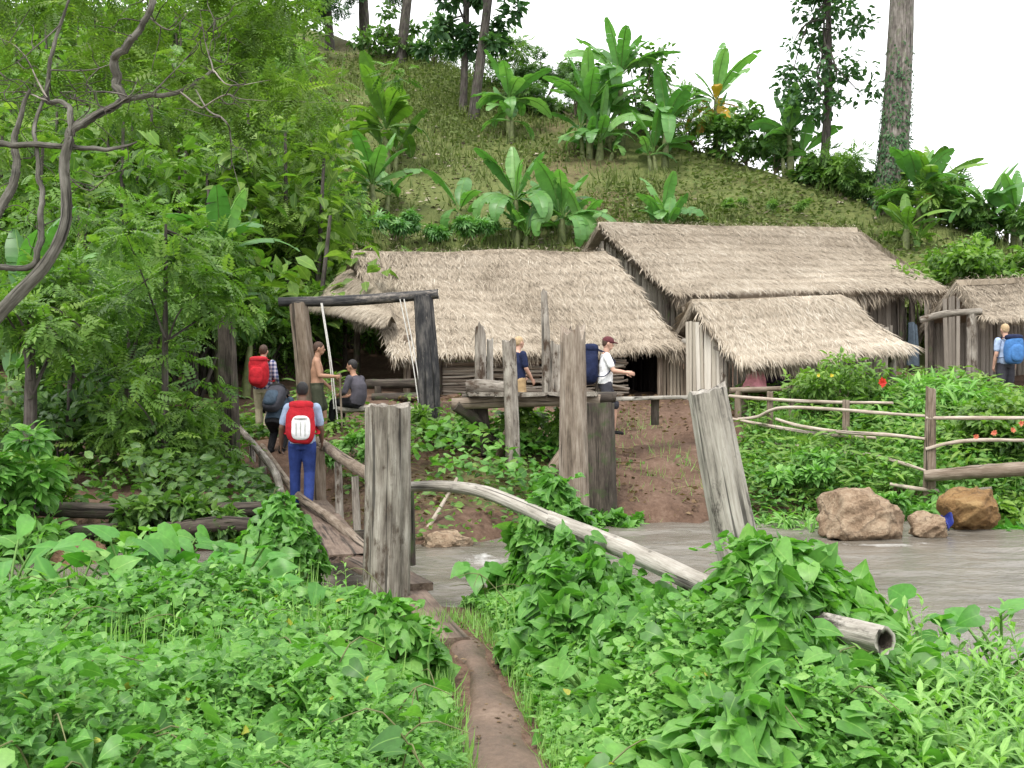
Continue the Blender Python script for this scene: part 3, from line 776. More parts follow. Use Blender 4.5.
rock('boulder', 'rust-brown boulder in the bank at far left behind big leaves', at(72, 566, 11.6), (.5, .35, .28), 14, [(.28, (.09, .05, .03)), (.5, (.22, .13, .075)), (.72, (.34, .23, .14))])
rock('boulder', 'brown rock under the shrubs between the far-left boulder and the bridge', at(250, 552, 12.6), (.3, .25, .2), 15, [(.28, (.07, .05, .03)), (.5, (.17, .12, .075)), (.72, (.28, .2, .13))])
mb = MB(); c = at(947, 520, 13.9)
us = np.linspace(-1, 1, 9); U, Vv = np.meshgrid(us, us)
P = np.stack([c[0] + U * .07 + .03 * Vv * U, c[1] + .05 * np.sin(U * 5 + Vv * 3), c[2] - .02 + Vv * (.09 + .03 * np.sin(U * 3)) + .02 * np.sin(U * 6)], -1)
i = np.arange(8)[:, None]; j = np.arange(8)[None]; qq = np.stack([i * 9 + j, i * 9 + j + 1, (i + 1) * 9 + j + 1, (i + 1) * 9 + j], -1).reshape(-1, 4)
mb.add(P, quads=qq); mb.add(P + [0, .02, 0], quads=qq[:, ::-1])
tag(mb.build('plastic_bag', M['plastic'], smooth=True), 'crumpled blue plastic bag caught by the fence post', 'litter')
# ------------------------------------------------------------------ thatched huts
def bil(A, B, C, D, s, t):
    s = np.asarray(s)[..., None]; t = np.asarray(t)[..., None]
    return (A * (1 - s) + B * s) * (1 - t) + (D * (1 - s) + C * s) * t

def slope(mb, fr, A, B, C, D, th=.16, seed=0, strands=6000, rows=9, eave=True, rakeL=True, rakeR=True, fl=.3):
    """thatch slope: A,B ridge left/right; C,D eave right/left"""
    rg = np.random.default_rng(seed); nz = Noise(seed + 100)
    n = nrm(np.cross(B - A, D - A)); n = n if n[2] > 0 else -n
    W = np.linalg.norm(C - D); Ls = np.linalg.norm(D - A)
    nx, ny = 70, 34
    S, T = np.meshgrid(np.linspace(0, 1, nx), np.linspace(0, 1, ny))
    tt = T * rows; step = (tt - np.floor(tt)) * .02
    rag = .05 * nz(S * W * 3, np.zeros_like(S), 1) * (T > .99)
    P = bil(A, B, C, D, S, T) + n * (step + .055 * nz(S * W, T * Ls, .6) - .10 * np.sin(np.pi * T))[..., None] + nrm(D - A) * rag[..., None]
    Q = P - n * th
    i = np.arange(ny - 1)[:, None]; j = np.arange(nx - 1)[None]
    q = np.stack([i * nx + j, (i + 1) * nx + j, (i + 1) * nx + j + 1, i * nx + j + 1], -1).reshape(-1, 4)
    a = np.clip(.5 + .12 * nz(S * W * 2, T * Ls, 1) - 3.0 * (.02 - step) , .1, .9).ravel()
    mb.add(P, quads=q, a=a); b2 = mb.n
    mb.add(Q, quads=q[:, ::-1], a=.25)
    # closed edges
    for sl in (np.s_[0, :], np.s_[-1, :], np.s_[:, 0], np.s_[:, -1]):
        e0, e1 = P[sl], Q[sl]; k = len(e0); ii = np.arange(k - 1)
        mb.add(np.vstack([e0, e1]), quads=np.stack([ii, ii + 1, k + ii + 1, k + ii], -1), a=.4)
    dn = nrm(D - A); sd = nrm(B - A)
    s = rg.random(strands); t = np.where(rg.random(strands) < .3, (np.floor(rg.random(strands) * rows) + rg.beta(2.2, 1.4, strands)) / rows, rg.random(strands)) * .985
    p = bil(A, B, C, D, s, t); tk = t * rows
    p = p + n * ((tk - np.floor(tk)) * .02 + .055 * nz(s * W, t * Ls, .6) - .10 * np.sin(np.pi * t) + .006)[:, None]
    Dv = dn + sd * rg.normal(0, .3, strands)[:, None] + n * rg.normal(.05, .06, strands)[:, None]
    patch = nz(s * W, t * Ls, .45)
    scatter(mb, p, Dv, np.broadcast_to(n, p.shape), rg.uniform(.16, .5, strands), STRAW, np.clip(rg.normal(.58, .17, strands) + .08 * patch - .13 * (rg.random(strands) < .15), 0, 1), 1.0)
    # hanging fringe
    if eave:
        k = int(W * 280); s = rg.random(k); t = rg.uniform(.955, 1.0, k)
        p = bil(A, B, C, D, s, t) - n * rg.uniform(0, th, k)[:, None]
        Dv = dn * rg.uniform(.3, 1, k)[:, None] + np.array([0, 0, -1.]) * rg.uniform(.3, 1, k)[:, None] + sd * rg.normal(0, .18, k)[:, None]
        ln = fl * rg.uniform(.35, 1.0, k) * (1 + .35 * nz(s * W * 2, 0 * s, 1))
        scatter(fr, p, Dv, np.broadcast_to(n, p.shape), np.maximum(ln, .06), STRAW, np.clip(rg.normal(.45, .2, k), 0, 1), 1.3)
    for on, e0, e1, sgn in ((rakeL, A, D, -1), (rakeR, B, C, 1)):
        if not on: continue
        k = int(Ls * 240); t = rg.random(k)[:, None]
        p = e0 * (1 - t) + e1 * t - n * rg.uniform(0, th, k)[:, None]
        Dv = np.array([0, 0, -1.]) * rg.uniform(.5, 1, k)[:, None] + dn * rg.uniform(.0, .7, k)[:, None] + sd * sgn * rg.uniform(-.1, .4, k)[:, None]
        scatter(fr, p, Dv, np.broadcast_to(sd, p.shape), fl * rg.uniform(.4, 1.1, k), STRAW, np.clip(rg.normal(.48, .2, k), 0, 1), 1.3)

def roof(hut, slopes, seed, strands, **kw):
    mb, fr = MB(), MB()
    for k, (A, B, C, D) in enumerate(slopes):
        k_w = dict(kw)
        if k >= 2: k_w.update(rakeR=False, rakeL=False)
        slope(mb, fr, *map(lambda v: np.asarray(v, float), (A, B, C, D)), seed=seed + k, strands=strands if k != 1 else strands // 2, **k_w)
    # ridge roll of laid straw
    A, B = slopes[0][0], slopes[0][1]; L = np.linalg.norm(B - A); sd = nrm(B - A)
    k = int(L * 120); s = rng.random(k)
    P = A + (B - A) * s[:, None] + np.array([0, 0, .02]) + rng.normal(0, .05, (k, 3))
    side = nrm(np.cross(sd, [0, 0, 1])) * rng.choice([-1, 1], k)[:, None]
    scatter(mb, P, sd * rng.normal(0, .8, k)[:, None] + side * .7 - np.array([0, 0, .25]), np.broadcast_to([0, 0, 1.], P.shape), rng.uniform(.15, .35, k), STRAW, np.clip(rng.normal(.6, .2, k), 0, 1))
    r = mb.build('roof', M['straw'], hut)
    fr.build('eave_fringe', M['straw'], r)
    return r

def slats(mb, a, b, z0, z1, wdt=.08, gap=.012, th=.02, seed=0, zj=.03):
    """upright boards from a to b (xy); z0,z1 may be functions of fraction"""
    rg = np.random.default_rng(seed)
    a = np.asarray(a, float)[:2]; b = np.asarray(b, float)[:2]; L = np.linalg.norm(b - a); d = (b - a) / L
    x = 0
    f0 = z0 if callable(z0) else (lambda f: z0); f1 = z1 if callable(z1) else (lambda f: z1)
    nrm2 = np.array([-d[1], d[0], 0])
    while x < L:
        ww = min(wdt * rg.uniform(.75, 1.3), L - x + .001)
        c = a + d * (x + ww / 2); f = (x + ww / 2) / L
        lo, hi = f0(f) + rg.uniform(-zj, 0), f1(f) + rg.uniform(-zj, zj)
        if hi - lo > .05 and ww > .02:
            box(mb, [c[0], c[1], (lo + hi) / 2] + nrm2 * rg.uniform(-.012, .012), [[rg.normal(0, .012), rg.normal(0, .012), 1], [d[0], d[1], 0], nrm2], [(hi - lo) / 2, max(ww - gap, .02) / 2, th / 2], a=rg.uniform(.1, .95))
        x += ww

def stickwall(mb, a, b, z0, z1, seed=0, r0=.035):
    rg = np.random.default_rng(seed)
    a = np.asarray(a, float)[:2]; b = np.asarray(b, float)[:2]; L = np.linalg.norm(b - a); d = (b - a) / L
    n2 = np.array([-d[1], d[0], 0]); z = z0
    while z < z1:
        r = r0 * rg.uniform(.7, 1.25); x = rg.uniform(-.1, .1)
        while x < L - .15:
            l = rg.uniform(.9, 2.2); e = min(x + l, L + rg.uniform(-.05, .12))
            p0 = np.array([*(a + d * x), z + rg.normal(0, .02)]) + n2 * rg.normal(0, .04)
            p1 = np.array([*(a + d * e), z + rg.normal(0, .04)]) + n2 * rg.normal(0, .04)
            tube(mb, [p0, (p0 + p1) / 2 + rg.normal(0, .02, 3), p1], [r, r * .95, r * .8], 7, 8, .06, 0, 0, int(rg.integers(1e6)), a=rg.uniform(.1, 1))
            x = e + rg.uniform(-.2, .1)
        z += r * 1.75

def hpost(hut, pts, r, mat='brownwood', seed=0, jag=.02):
    return log('post', None, None, pts, r, mat, 14, 10, .03, .06, jag, seed, parent=hut)
TZ = 1.58
def flat(p, z): return np.array([p[0], p[1], z])

# hut 1: long open-sided hut
A1, B1 = at(352, 251, 26.2), at(606, 251, 25.8)
D1, C1 = at(393, 356, 22.2), at(684, 345, 21.8)
E1 = np.array([*(A1 * 2 - D1)[:2], D1[2] + .1]); F1 = np.array([*(B1 * 2 - C1)[:2], C1[2] + .1])
E1 = A1 + (E1 - A1) * .34; F1 = B1 + (F1 - B1) * .34
h1 = thing('thatched_hut', 'long low thatched hut with open left porch and a dark doorway', 'hut', flat((A1 + C1) / 2, TZ), 'thatched huts of the hamlet')
sk = [at(349, 266, 26.3), at(386, 296, 23.9), at(392, 318, 22.6), at(316, 303, 25.2)]
roof(h1, [(A1, B1, C1, D1), (A1, B1, F1, E1), sk], 200, 42000, th=.17)
w0, w1 = at(440, 390, 22.7), at(596, 390, 22.3)
mb = MB(); stickwall(mb, w0, w1, TZ, at(0, 360, 22.5)[2], 5); mb.build('stick_wall', M['sticks'], h1)
d0, d1_, d2 = at(602, 390, 22.3), at(624, 390, 22.3), at(658, 390, 22.2)
mb = MB(); stickwall(mb, d0, d1_, TZ, C1[2] - .05, 6, .03); mb.build('stick_wall', M['sticks'], h1)
e0 = at(692, 390, 22.1)
mb = MB(); slats(mb, d2, e0, TZ - .05, C1[2] + .12, .075, .012, .02, 7); mb.build('bamboo_wall', M['bamboo'], h1)
bk = (B1 - A1)[:2] / np.linalg.norm((B1 - A1)[:2])
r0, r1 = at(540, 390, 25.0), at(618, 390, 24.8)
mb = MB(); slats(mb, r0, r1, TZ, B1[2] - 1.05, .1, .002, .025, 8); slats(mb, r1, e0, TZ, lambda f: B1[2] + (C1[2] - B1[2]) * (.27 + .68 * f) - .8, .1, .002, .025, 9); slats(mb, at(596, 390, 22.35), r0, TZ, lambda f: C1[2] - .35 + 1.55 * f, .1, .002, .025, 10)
mb.build('inner_wall', M['shadeboard'], h1)
for k, (px, Y, yt) in enumerate([(357, 25.0, 300), (407, 22.6, 335), (440, 22.6, 352), (507, 22.6, 352), (598, 22.2, 345), (660, 22.1, 345), (345, 26.5, 300), (415, 29.0, 330)]):
    b_ = at(px, 400, Y); t_ = at(px, yt, Y)
    hpost(h1, [flat(b_, float(gh(b_[0], b_[1])) - .1), t_], [.085, .075] if k < 2 else [.06, .055], 'brownwood' if k % 2 else 'darkwood', 300 + k)
for s_, (p, q_) in enumerate([(D1 + [.1, .6, .0], C1 + [-.3, .6, -.02]), (A1 - [-.2, 0, .5], B1 - [.3, 0, .5]), (D1 + [.15, .4, -.05], A1 - [-.15, 0, .5])]):
    log('beam', None, None, [p, q_], [.06, .055], 'darkwood', 10, 12, .03, .05, 0, 320 + s_, parent=h1)

# hut 2: big hut behind
A2, B2 = at(598, 223, 30.2), at(857, 227, 30)
D2, C2 = at(674, 294, 26.2), at(946, 291, 26)
E2 = np.array([*(A2 * 2 - D2)[:2], D2[2]]); F2 = np.array([*(B2 * 2 - C2)[:2], C2[2]])
h2 = thing('thatched_hut', 'large tall thatched hut at the back, highest roof of the group', 'hut', flat((A2 + C2) / 2, TZ), 'thatched huts of the hamlet')
roof(h2, [(A2, B2, C2, D2), (A2, B2, F2, E2)], 210, 45000, th=.2, fl=.4)
ws, we = at(682, 390, 27.0), at(906, 390, 26.7)
mb = MB(); slats(mb, ws, we, TZ - .1, D2[2] + .0, .12, .01, .025, 20); mb.build('front_wall', M['board'], h2)
wl0 = np.array([*(A2 * 2 - ws)[:2], 0]) + np.array([.35, 0, 0])
mb = MB(); Lr = lambda f: D2[2] + .2 + (A2[2] - D2[2] - .2) * (1 - abs(2 * f - 1)); slats(mb, ws, wl0, TZ, lambda f: Lr(f) - .5, .13, .01, .025, 21); mb.build('gable_wall', M['board'], h2)
wr1 = np.array([*(B2 * 2 - we)[:2], 0])
mb = MB(); slats(mb, we, wr1, TZ, lambda f: Lr(f) - .5, .13, .01, .025, 22); mb.build('gable_wall', M['board'], h2)
mb = MB(); slats(mb, wl0, wr1, TZ, D2[2] + .3, .14, .004, .025, 23); mb.build('back_wall', M['board'], h2)
for k, (px, Y) in enumerate([(668, 26.6), (902, 26.3), (912, 26.2)]):
    b_ = at(px, 400, Y); hpost(h2, [flat(b_, TZ - .2), at(px, 293, Y)], [.08, .07], 'darkwood', 330 + k)

# hut 3: small roof in front
A3, B3 = at(692, 303, 21.6), at(840, 298, 21.4)
D3, C3 = at(740, 362, 20.0), at(908, 346, 19.8)
E3 = at(669, 337, 23.0); F3 = E3 + (C3 - D3)
h3 = thing('thatched_hut', 'small front shelter with thatched roof and pale bamboo gable wall', 'hut', flat((A3 + C3) / 2, TZ), 'thatched huts of the hamlet')
roof(h3, [(A3, B3, C3, D3), (A3, B3, F3, E3)], 220, 28000, th=.15, rows=6)
g0_, g1_ = at(686, 400, 21.6), at(722, 400, 20.9)
mb = MB(); slats(mb, g0_, g1_, TZ - .1, lambda f: A3[2] - .35 - .25 * f, .1, .012, .02, 30); mb.build('gable_wall', M['paleslat'], h3)
mb = MB(); slats(mb, at(724, 400, 21.9), at(775, 400, 21.9), TZ, A3[2] - .25, .09, .012, .02, 31); mb.build('bamboo_wall', M['paleslat'], h3)
mb = MB(); slats(mb, at(775, 400, 22.1), at(838, 400, 21.9), TZ, A3[2] - .3, .1, .002, .02, 33); mb.build('back_wall', M['board'], h3)
mb = MB(); slats(mb, at(838, 400, 21.2), at(893, 400, 20.9), TZ, C3[2] + .45, .09, .012, .02, 32); mb.build('side_wall', M['board'], h3)
for k, (px, Y, yt) in enumerate([(724, 20.6, 356), (892, 20.3, 350), (690, 22.3, 338), (812, 20.6, 350)]):
    b_ = at(px, 400, Y); hpost(h3, [flat(b_, float(gh(b_[0], b_[1])) - .15), at(px, yt, Y)], [.085, .075], 'wood', 340 + k)
log('beam', None, None, [at(684, 341, 22.0), at(726, 350, 20.8)], [.07, .065], 'wood', 12, 8, .03, .05, 0, 350, parent=h3)
log('beam', None, None, [at(728, 357, 20.6), at(898, 352, 20.4)], [.05, .045], 'darkwood', 10, 10, .03, .05, 0, 351, parent=h3)

# low table and cloths under the small roof
lt = thing('low_bench', 'low rough bench of poles under the small front roof', 'bench', flat(at(762, 390, 19.6), float(gh(*at(762, 390, 19.6)[:2]))))
mb = MB()
for k in range(7):
    a, b = at(730, 390.5, 19.2 + k * .13), at(806, 388.5, 19.3 + k * .13)
    tube(mb, [a, b], [.055, .05], 8, 8, .06, .04, 0, 360 + k)
mb.build('seat', M['brownwood'], lt, smooth=True)
for k, px in enumerate((738, 800, 770, 745)):
    log('leg', None, None, [at(px, 430 if k < 2 else 420, 19.2 + .5 * (k > 1)), at(px, 391, 19.2 + .5 * (k > 1))], [.065, .06], 'brownwood', 12, 6, .03, .06, 0, 370 + k, parent=lt)
def cloth(name, label, c, w_, h_, mat, seed, hang=True):
    mb = MB(); nz = Noise(seed); u, v = np.meshgrid(np.linspace(-1, 1, 18), np.linspace(-1, 1, 18))
    P = np.stack([c[0] + u * w_ * (1 - .2 * v), c[1] + .07 * nz(u * 1.6, v * .3, 1), c[2] + v * h_ + .04 * nz(u, v, .8)], -1)
    i = np.arange(17)[:, None]; j = np.arange(17)[None]; qq = np.stack([i * 18 + j, i * 18 + j + 1, (i + 1) * 18 + j + 1, (i + 1) * 18 + j], -1).reshape(-1, 4)
    mb.add(P, quads=qq); mb.add(P + [0, .03, 0], quads=qq[:, ::-1])
    return tag(mb.build(name, M[mat], smooth=True), label, 'cloth')
cloth('hanging_cloth', 'dark purple cloth hanging in the shade under the small roof', at(772, 374, 20.7), .33, .38, 'purple', 1)
cloth('folded_cloth', 'pink cloth draped on the low bench under the small roof', at(756, 381, 20.2), .2, .2, 'pink', 2)
cloth('hanging_tarp', 'faded blue sheet hanging by the big hut wall on the right', at(914, 345, 25.9), .12, .5, 'tarp', 3)

# hut 4: right edge
A4, B4 = at(956, 280, 24.4), at(1105, 272, 24.4)
D4, C4 = at(986, 317, 22.3), at(1130, 315, 22.3)
E4 = at(921, 322, 26.4); F4 = E4 + (C4 - D4)
h4 = thing('thatched_hut', 'dim thatched shed cut off by the right picture edge', 'hut', flat((A4 + C4) / 2, TZ), 'thatched huts of the hamlet')
roof(h4, [(A4, B4, C4, D4), (A4, B4, F4, E4)], 230, 14000, th=.15, rows=6)
mb = MB(); slats(mb, at(925, 400, 26), at(1110, 400, 26), TZ, A4[2] - .35, .1, .004, .02, 40); mb.build('back_wall', M['board'], h4)
mb = MB(); slats(mb, at(944, 400, 24.6), at(960, 400, 24.2), TZ, A4[2] - .4, .1, .01, .02, 41); mb.build('side_wall', M['board'], h4)
for k, (px, Y, yt) in enumerate([(972, 22.7, 312), (931, 25.8, 320), (1080, 22.6, 315)]):
    b_ = at(px, 400, Y); hpost(h4, [flat(b_, TZ - .3), at(px, yt, Y)], [.13, .11] if k == 0 else [.08, .07], 'wood' if k == 0 else 'darkwood', 380 + k)
log('beam', None, None, [at(920, 320, 22.9), at(945, 314, 22.8), at(982, 311, 22.6)], [.07, .08, .07], 'wood', 12, 12, .04, .05, 0, 390, parent=h4)
log('beam', None, None, [A4 - [0, 0, .25], B4 - [0, 0, .25]], [.06, .06], 'darkwood', 10, 8, .03, .05, 0, 391, parent=h4)

# timber stack and stumps near the swing
st = at(462, 420, 19.6)
for k, (px, y0, y1, Y, r_, lab) in enumerate([(460, 432, 402, 20.2, .22, 'short broad tree stump at the foot of the stick wall'), (443, 430, 405, 20.6, .12, 'thin stump between the charred swing post and the broad stump')]):
    log('tree_stump', lab, 'stump', [at(px, y0, Y), at(px, y1, Y)], [r_ * 1.1, r_], 'brownwood', 24, 8, .03, .08, .02, 395 + k)
lb = thing('log_bench', 'dark log bench in the shade behind the swing', 'bench', flat(at(390, 400, 21.6), 1.5))
for k, (x0, x1, y, Y) in enumerate([(366, 432, 384, 21.7), (372, 428, 398, 21.5)]):
    log('seat' if k else 'backrest', None, None, [at(x0, y, Y), at(x1, y - 1, Y)], [.1, .1], 'darkwood', 12, 10, .04, .06, .01, 400 + k, parent=lb)
for px in (378, 420):
    log('leg', None, None, [at(px, 420, 21.6), at(px, 386, 21.6)], [.08, .07], 'darkwood', 12, 6, .04, .06, 0, 404, parent=lb)

# ------------------------------------------------------------------ people
def etube(mb, P, ra, rb, lat, n=16):
    P = np.asarray(P, float); T = nrm(np.gradient(P, axis=0))
    lat = np.asarray(lat, float); lat = np.broadcast_to(lat, P.shape)
    X = nrm(lat - T * (lat * T).sum(1)[:, None]); Y = np.cross(T, X)
    th = np.linspace(0, 2 * np.pi, n, endpoint=False)
    V = P[:, None] + np.asarray(ra)[:, None, None] * np.cos(th)[None, :, None] * X[:, None] + np.asarray(rb)[:, None, None] * np.sin(th)[None, :, None] * Y[:, None]
    m = len(P); i = np.arange(m - 1)[:, None]; j = np.arange(n)[None]
    q = np.stack([i * n + j, i * n + (j + 1) % n, (i + 1) * n + (j + 1) % n, (i + 1) * n + j], -1).reshape(-1, 4)
    mb.add(V, quads=q)
    for e, s in ((0, 0), (m - 1, 1)):
        vv = np.vstack([V[e], V[e].mean(0)[None]]); jj = np.arange(n); k = (jj + 1) % n
        mb.add(vv, tris=np.stack([k, jj, np.full(n, n)], -1) if not s else np.stack([jj, k, np.full(n, n)], -1))

def limb(mb, pts, r, lat=(1, .02, 0), n=12, seg=None, fl=1.0):
    P = smooth_path(pts, seg or 4 * len(pts)); rr = np.interp(np.linspace(0, 1, len(P)), np.linspace(0, 1, len(pts)), r)
    etube(mb, P, rr, rr * fl, lat, n)
    for e in (0, -1): sup(mb, P[e], [rr[e] * .98] * 3, 1, 10, 8)

def fuse(mb, name, mat, parent, vox):
    """melt overlapping volumes into one continuous skin"""
    org = wloc(parent)
    me = mb.mesh(name, mat, org)
    o = bpy.data.objects.new(name, me); COL.objects.link(o)
    o.parent = parent
    md = o.modifiers.new('r', 'REMESH'); md.mode = 'VOXEL'; md.voxel_size = vox; md.use_smooth_shade = True
    ms = o.modifiers.new('s', 'SMOOTH'); ms.factor = .5; ms.iterations = 2
    dg = bpy.context.evaluated_depsgraph_get()
    me2 = bpy.data.meshes.new_from_object(o.evaluated_get(dg))
    o.modifiers.clear(); o.data = me2; bpy.data.meshes.remove(me)
    me2.materials.clear(); me2.materials.append(mat)
    return o

J0 = dict(P=(0, 0, .93), W=(0, -.005, 1.1), C=(0, .0, 1.27), S=(0, -.01, 1.39), N=(0, 0, 1.46), H=(0, .03, 1.6),
          hl=(-.09, 0, .9), kl=(-.1, .03, .5), al=(-.1, -.01, .085), hr=(.09, 0, .9), kr=(.1, .03, .5), ar=(.1, -.01, .085),
          sl=(-.185, -.01, 1.39), el=(-.235, -.03, 1.12), wl=(-.24, .05, .88), sr=(.185, -.01, 1.39), er=(.235, -.03, 1.12), wr=(.24, .05, .88),
          face=(0, 1, -.05))

def person(label, base, yaw, height, J, skin, hair, clothes, voxel=.0075, cap=None, capmat=None, group='walkers and villagers by the bridge', gripL=.6, gripR=.6, lx=1.0):
    j = {k: np.array(v, float) for k, v in {**J0, **J}.items()}
    s = height / 1.72
    c_, s_ = math.cos(yaw), math.sin(yaw)
    Rm = np.array([[c_, -s_, 0], [s_, c_, 0], [0, 0, 1]])
    W = lambda p: (np.asarray(p, float) * s) @ Rm.T + np.asarray(base, float)
    root = thing('person', label, 'person', base, group)
    G = {k: W(v) for k, v in j.items() if k != 'face'}
    lat = Rm @ np.array([1, 0, 0.]); fwd = Rm @ nrm(j['face'])
    latH = nrm(np.cross(fwd, [0, 0, 1.])); upH = np.cross(latH, fwd)
    HM = np.stack([latH, fwd, upH], 1)
    mb = MB()
    # torso
    dn = (j['P'] - j['W']); cr = j['P'] + nrm(dn) * .09
    TP = [W(cr), G['P'], G['W'], G['C'], G['S'], G['N']]
    P = smooth_path(TP, 22); kk = np.linspace(0, 1, 6)
    etube(mb, P, np.interp(np.linspace(0, 1, 22), kk, np.array([.12, .165, .145, .17, .165, .06]) * s), np.interp(np.linspace(0, 1, 22), kk, np.array([.09, .115, .1, .118, .09, .06]) * s), lat, 22)
    limb(mb, [G['S'], G['N'], G['H']], np.array([.06, .056, .055]) * s)
    hd = G['H'] + upH * .03 * s
    sup(mb, hd, np.array([.076, .096, .112]) * s, 1, 22, 16, HM)
    sup(mb, hd + fwd * .035 * s - upH * .06 * s, np.array([.055, .06, .058]) * s, 1, 16, 12, HM)
    sup(mb, hd + fwd * .1 * s - upH * .02 * s, np.array([.013, .02, .024]) * s, 1, 10, 8, HM)          # nose
    sup(mb, hd + fwd * .087 * s - upH * .062 * s, np.array([.022, .011, .009]) * s, 1, 10, 8, HM)      # lips
    for g in (-1, 1): sup(mb, hd + latH * g * .079 * s - upH * .01 * s, np.array([.012, .022, .033]) * s, 1, 10, 8, HM)
    for sd_, g, grip in (('l', -1, gripL), ('r', 1, gripR)):
        limb(mb, [G['s' + sd_], G['e' + sd_] * .5 + G['s' + sd_] * .5, G['e' + sd_]], np.array([.056, .05, .041]) * s)
        limb(mb, [G['e' + sd_], G['e' + sd_] * .6 + G['w' + sd_] * .4, G['w' + sd_]], np.array([.043, .041, .028]) * s)
        ad = nrm(G['w' + sd_] - G['e' + sd_])
        inn = -lat * g; inn = nrm(inn - ad * np.dot(inn, ad)); ac = nrm(np.cross(ad, inn))
        if np.dot(ac, fwd) < 0: ac = -ac
        w_ = G['w' + sd_]
        etube(mb, [w_, w_ + ad * .04 * s, w_ + ad * .09 * s], np.array([.026, .038, .036]) * s, np.array([.02, .017, .014]) * s, ac, 12)
        for f_, (off, ln) in enumerate([(-.027, .062), (-.009, .075), (.009, .08), (.027, .07)]):
            b0 = w_ + ad * .08 * s + ac * off * s
            k1 = nrm(ad + inn * grip * .8); k2 = nrm(ad * .3 + inn * grip * 1.4 + ad * (1 - grip)); 
            limb(mb, [b0, b0 + k1 * ln * .5 * s, b0 + (k1 * .5 + k2 * .5) * ln * s], np.array([.0095, .009, .008]) * s, n=8, seg=6)
        t0 = w_ + ad * .025 * s + ac * .03 * s
        limb(mb, [t0, t0 + (ad * .5 + ac * .5 + inn * .3) * .045 * s, t0 + (ad * .9 + ac * .45 + inn * .6) * .07 * s], np.array([.013, .011, .009]) * s, n=8, seg=6)
        limb(mb, [G['h' + sd_], G['h' + sd_] * .5 + G['k' + sd_] * .5, G['k' + sd_]], np.array([.088, .076, .056]) * s)
        limb(mb, [G['k' + sd_], G['k' + sd_] * .65 + G['a' + sd_] * .35, G['a' + sd_]], np.array([.055, .056, .037]) * s)
        toe = nrm(Rm @ np.array([0.1 * g, 1, 0])); an = G['a' + sd_]
        f0 = an + toe * -.045 * s - up * .045 * s; 
        limb(mb, [f0, an + toe * .06 * s - up * .05 * s, an + toe * .15 * s - up * .062 * s], np.array([.038, .036, .024]) * s)
    fuse(mb, 'body', M[skin], root, voxel * s)
    for g in (-1, 1):
        eb = MB(); sup(eb, hd + fwd * .085 * s + latH * g * .032 * s + upH * .004 * s, np.array([.012, .01, .008]) * s, 1, 10, 8, HM)
        eb.build('eye', M['eye'], root, smooth=True)
    hb = MB()
    sup(hb, hd - fwd * .014 * s + upH * .026 * s, np.array([.084, .098, .1]) * s, 1, 18, 14, HM)
    sup(hb, hd - fwd * .042 * s - upH * .012 * s, np.array([.074, .058, .068]) * s, 1, 18, 14, HM)
    o = fuse(hb, 'hair', M[hair], root, .012)
    if cap:
        cb = MB(); sup(cb, hd + upH * .045 * s - fwd * .004 * s, np.array([.09, .108, .083]) * s, 1, 18, 12, HM); sup(cb, hd + fwd * .12 * s + upH * .035 * s, np.array([.07, .07, .012]) * s, 1, 16, 8, HM)
        c = fuse(cb, 'cap', M[capmat], root, .01); c['label'] = cap
    for cn, cm, kind, ext in clothes:
        cb = MB(); lerp = lambda a, b, t: a + (b - a) * t
        if kind == 'shirt':
            P = smooth_path([W(j['P'] + nrm(dn) * .03), G['P'], G['W'], G['C'], G['S'], lerp(G['S'], G['N'], .55)], 22); kk = np.linspace(0, 1, 6)
            etube(cb, P, np.interp(np.linspace(0, 1, 22), kk, np.array([.185, .182, .172, .19, .182, .085]) * s), np.interp(np.linspace(0, 1, 22), kk, np.array([.135, .134, .125, .138, .108, .072]) * s), lat, 22)
            for sd_ in 'lr':
                a, b = G['s' + sd_], G['e' + sd_]
                if ext <= 1: limb(cb, [a, lerp(a, b, ext * .6), lerp(a, b, ext)], np.array([.074, .07, .066]) * s)
                else:
                    limb(cb, [a, lerp(a, b, .6), b], np.array([.074, .066, .056]) * s); limb(cb, [b, lerp(b, G['w' + sd_], ext - 1)], np.array([.056, .044]) * s)
        elif kind == 'trousers':
            etube(cb, smooth_path([W(cr + nrm(dn) * .02), G['P'], lerp(G['P'], G['W'], .45)], 8), np.linspace(.14, .172, 8) * s, np.linspace(.11, .128, 8) * s, lat, 18)
            for sd_ in 'lr':
                h_, k_, a_ = G['h' + sd_], G['k' + sd_], G['a' + sd_]
                if ext <= 1: limb(cb, [h_, lerp(h_, k_, ext * .5), lerp(h_, k_, ext)], np.array([.105, .1, .098]) * s)
                else:
                    limb(cb, [h_, lerp(h_, k_, .5), k_], np.array([.105, .096, .078]) * s); limb(cb, [k_, lerp(k_, a_, (ext - 1) * .5), lerp(k_, a_, ext - 1)], np.array([.078, .074, .066]) * s)
        elif kind == 'shoes':
            for g, sd_ in ((-1, 'l'), (1, 'r')):
                toe = nrm(Rm @ np.array([0.1 * g, 1, 0])); an = G['a' + sd_]
                cb = MB(); limb(cb, [an - toe * .05 * s - up * .04 * s, an + toe * .06 * s - up * .046 * s, an + toe * .16 * s - up * .055 * s], np.array([.05, .046, .034]) * s); fuse(cb, 'shoe', M[cm], root, .011)
            continue
        fuse(cb, cn, M[cm], root, .011)
    return dict(root=root, W=W, G=G, Rm=Rm, s=s)

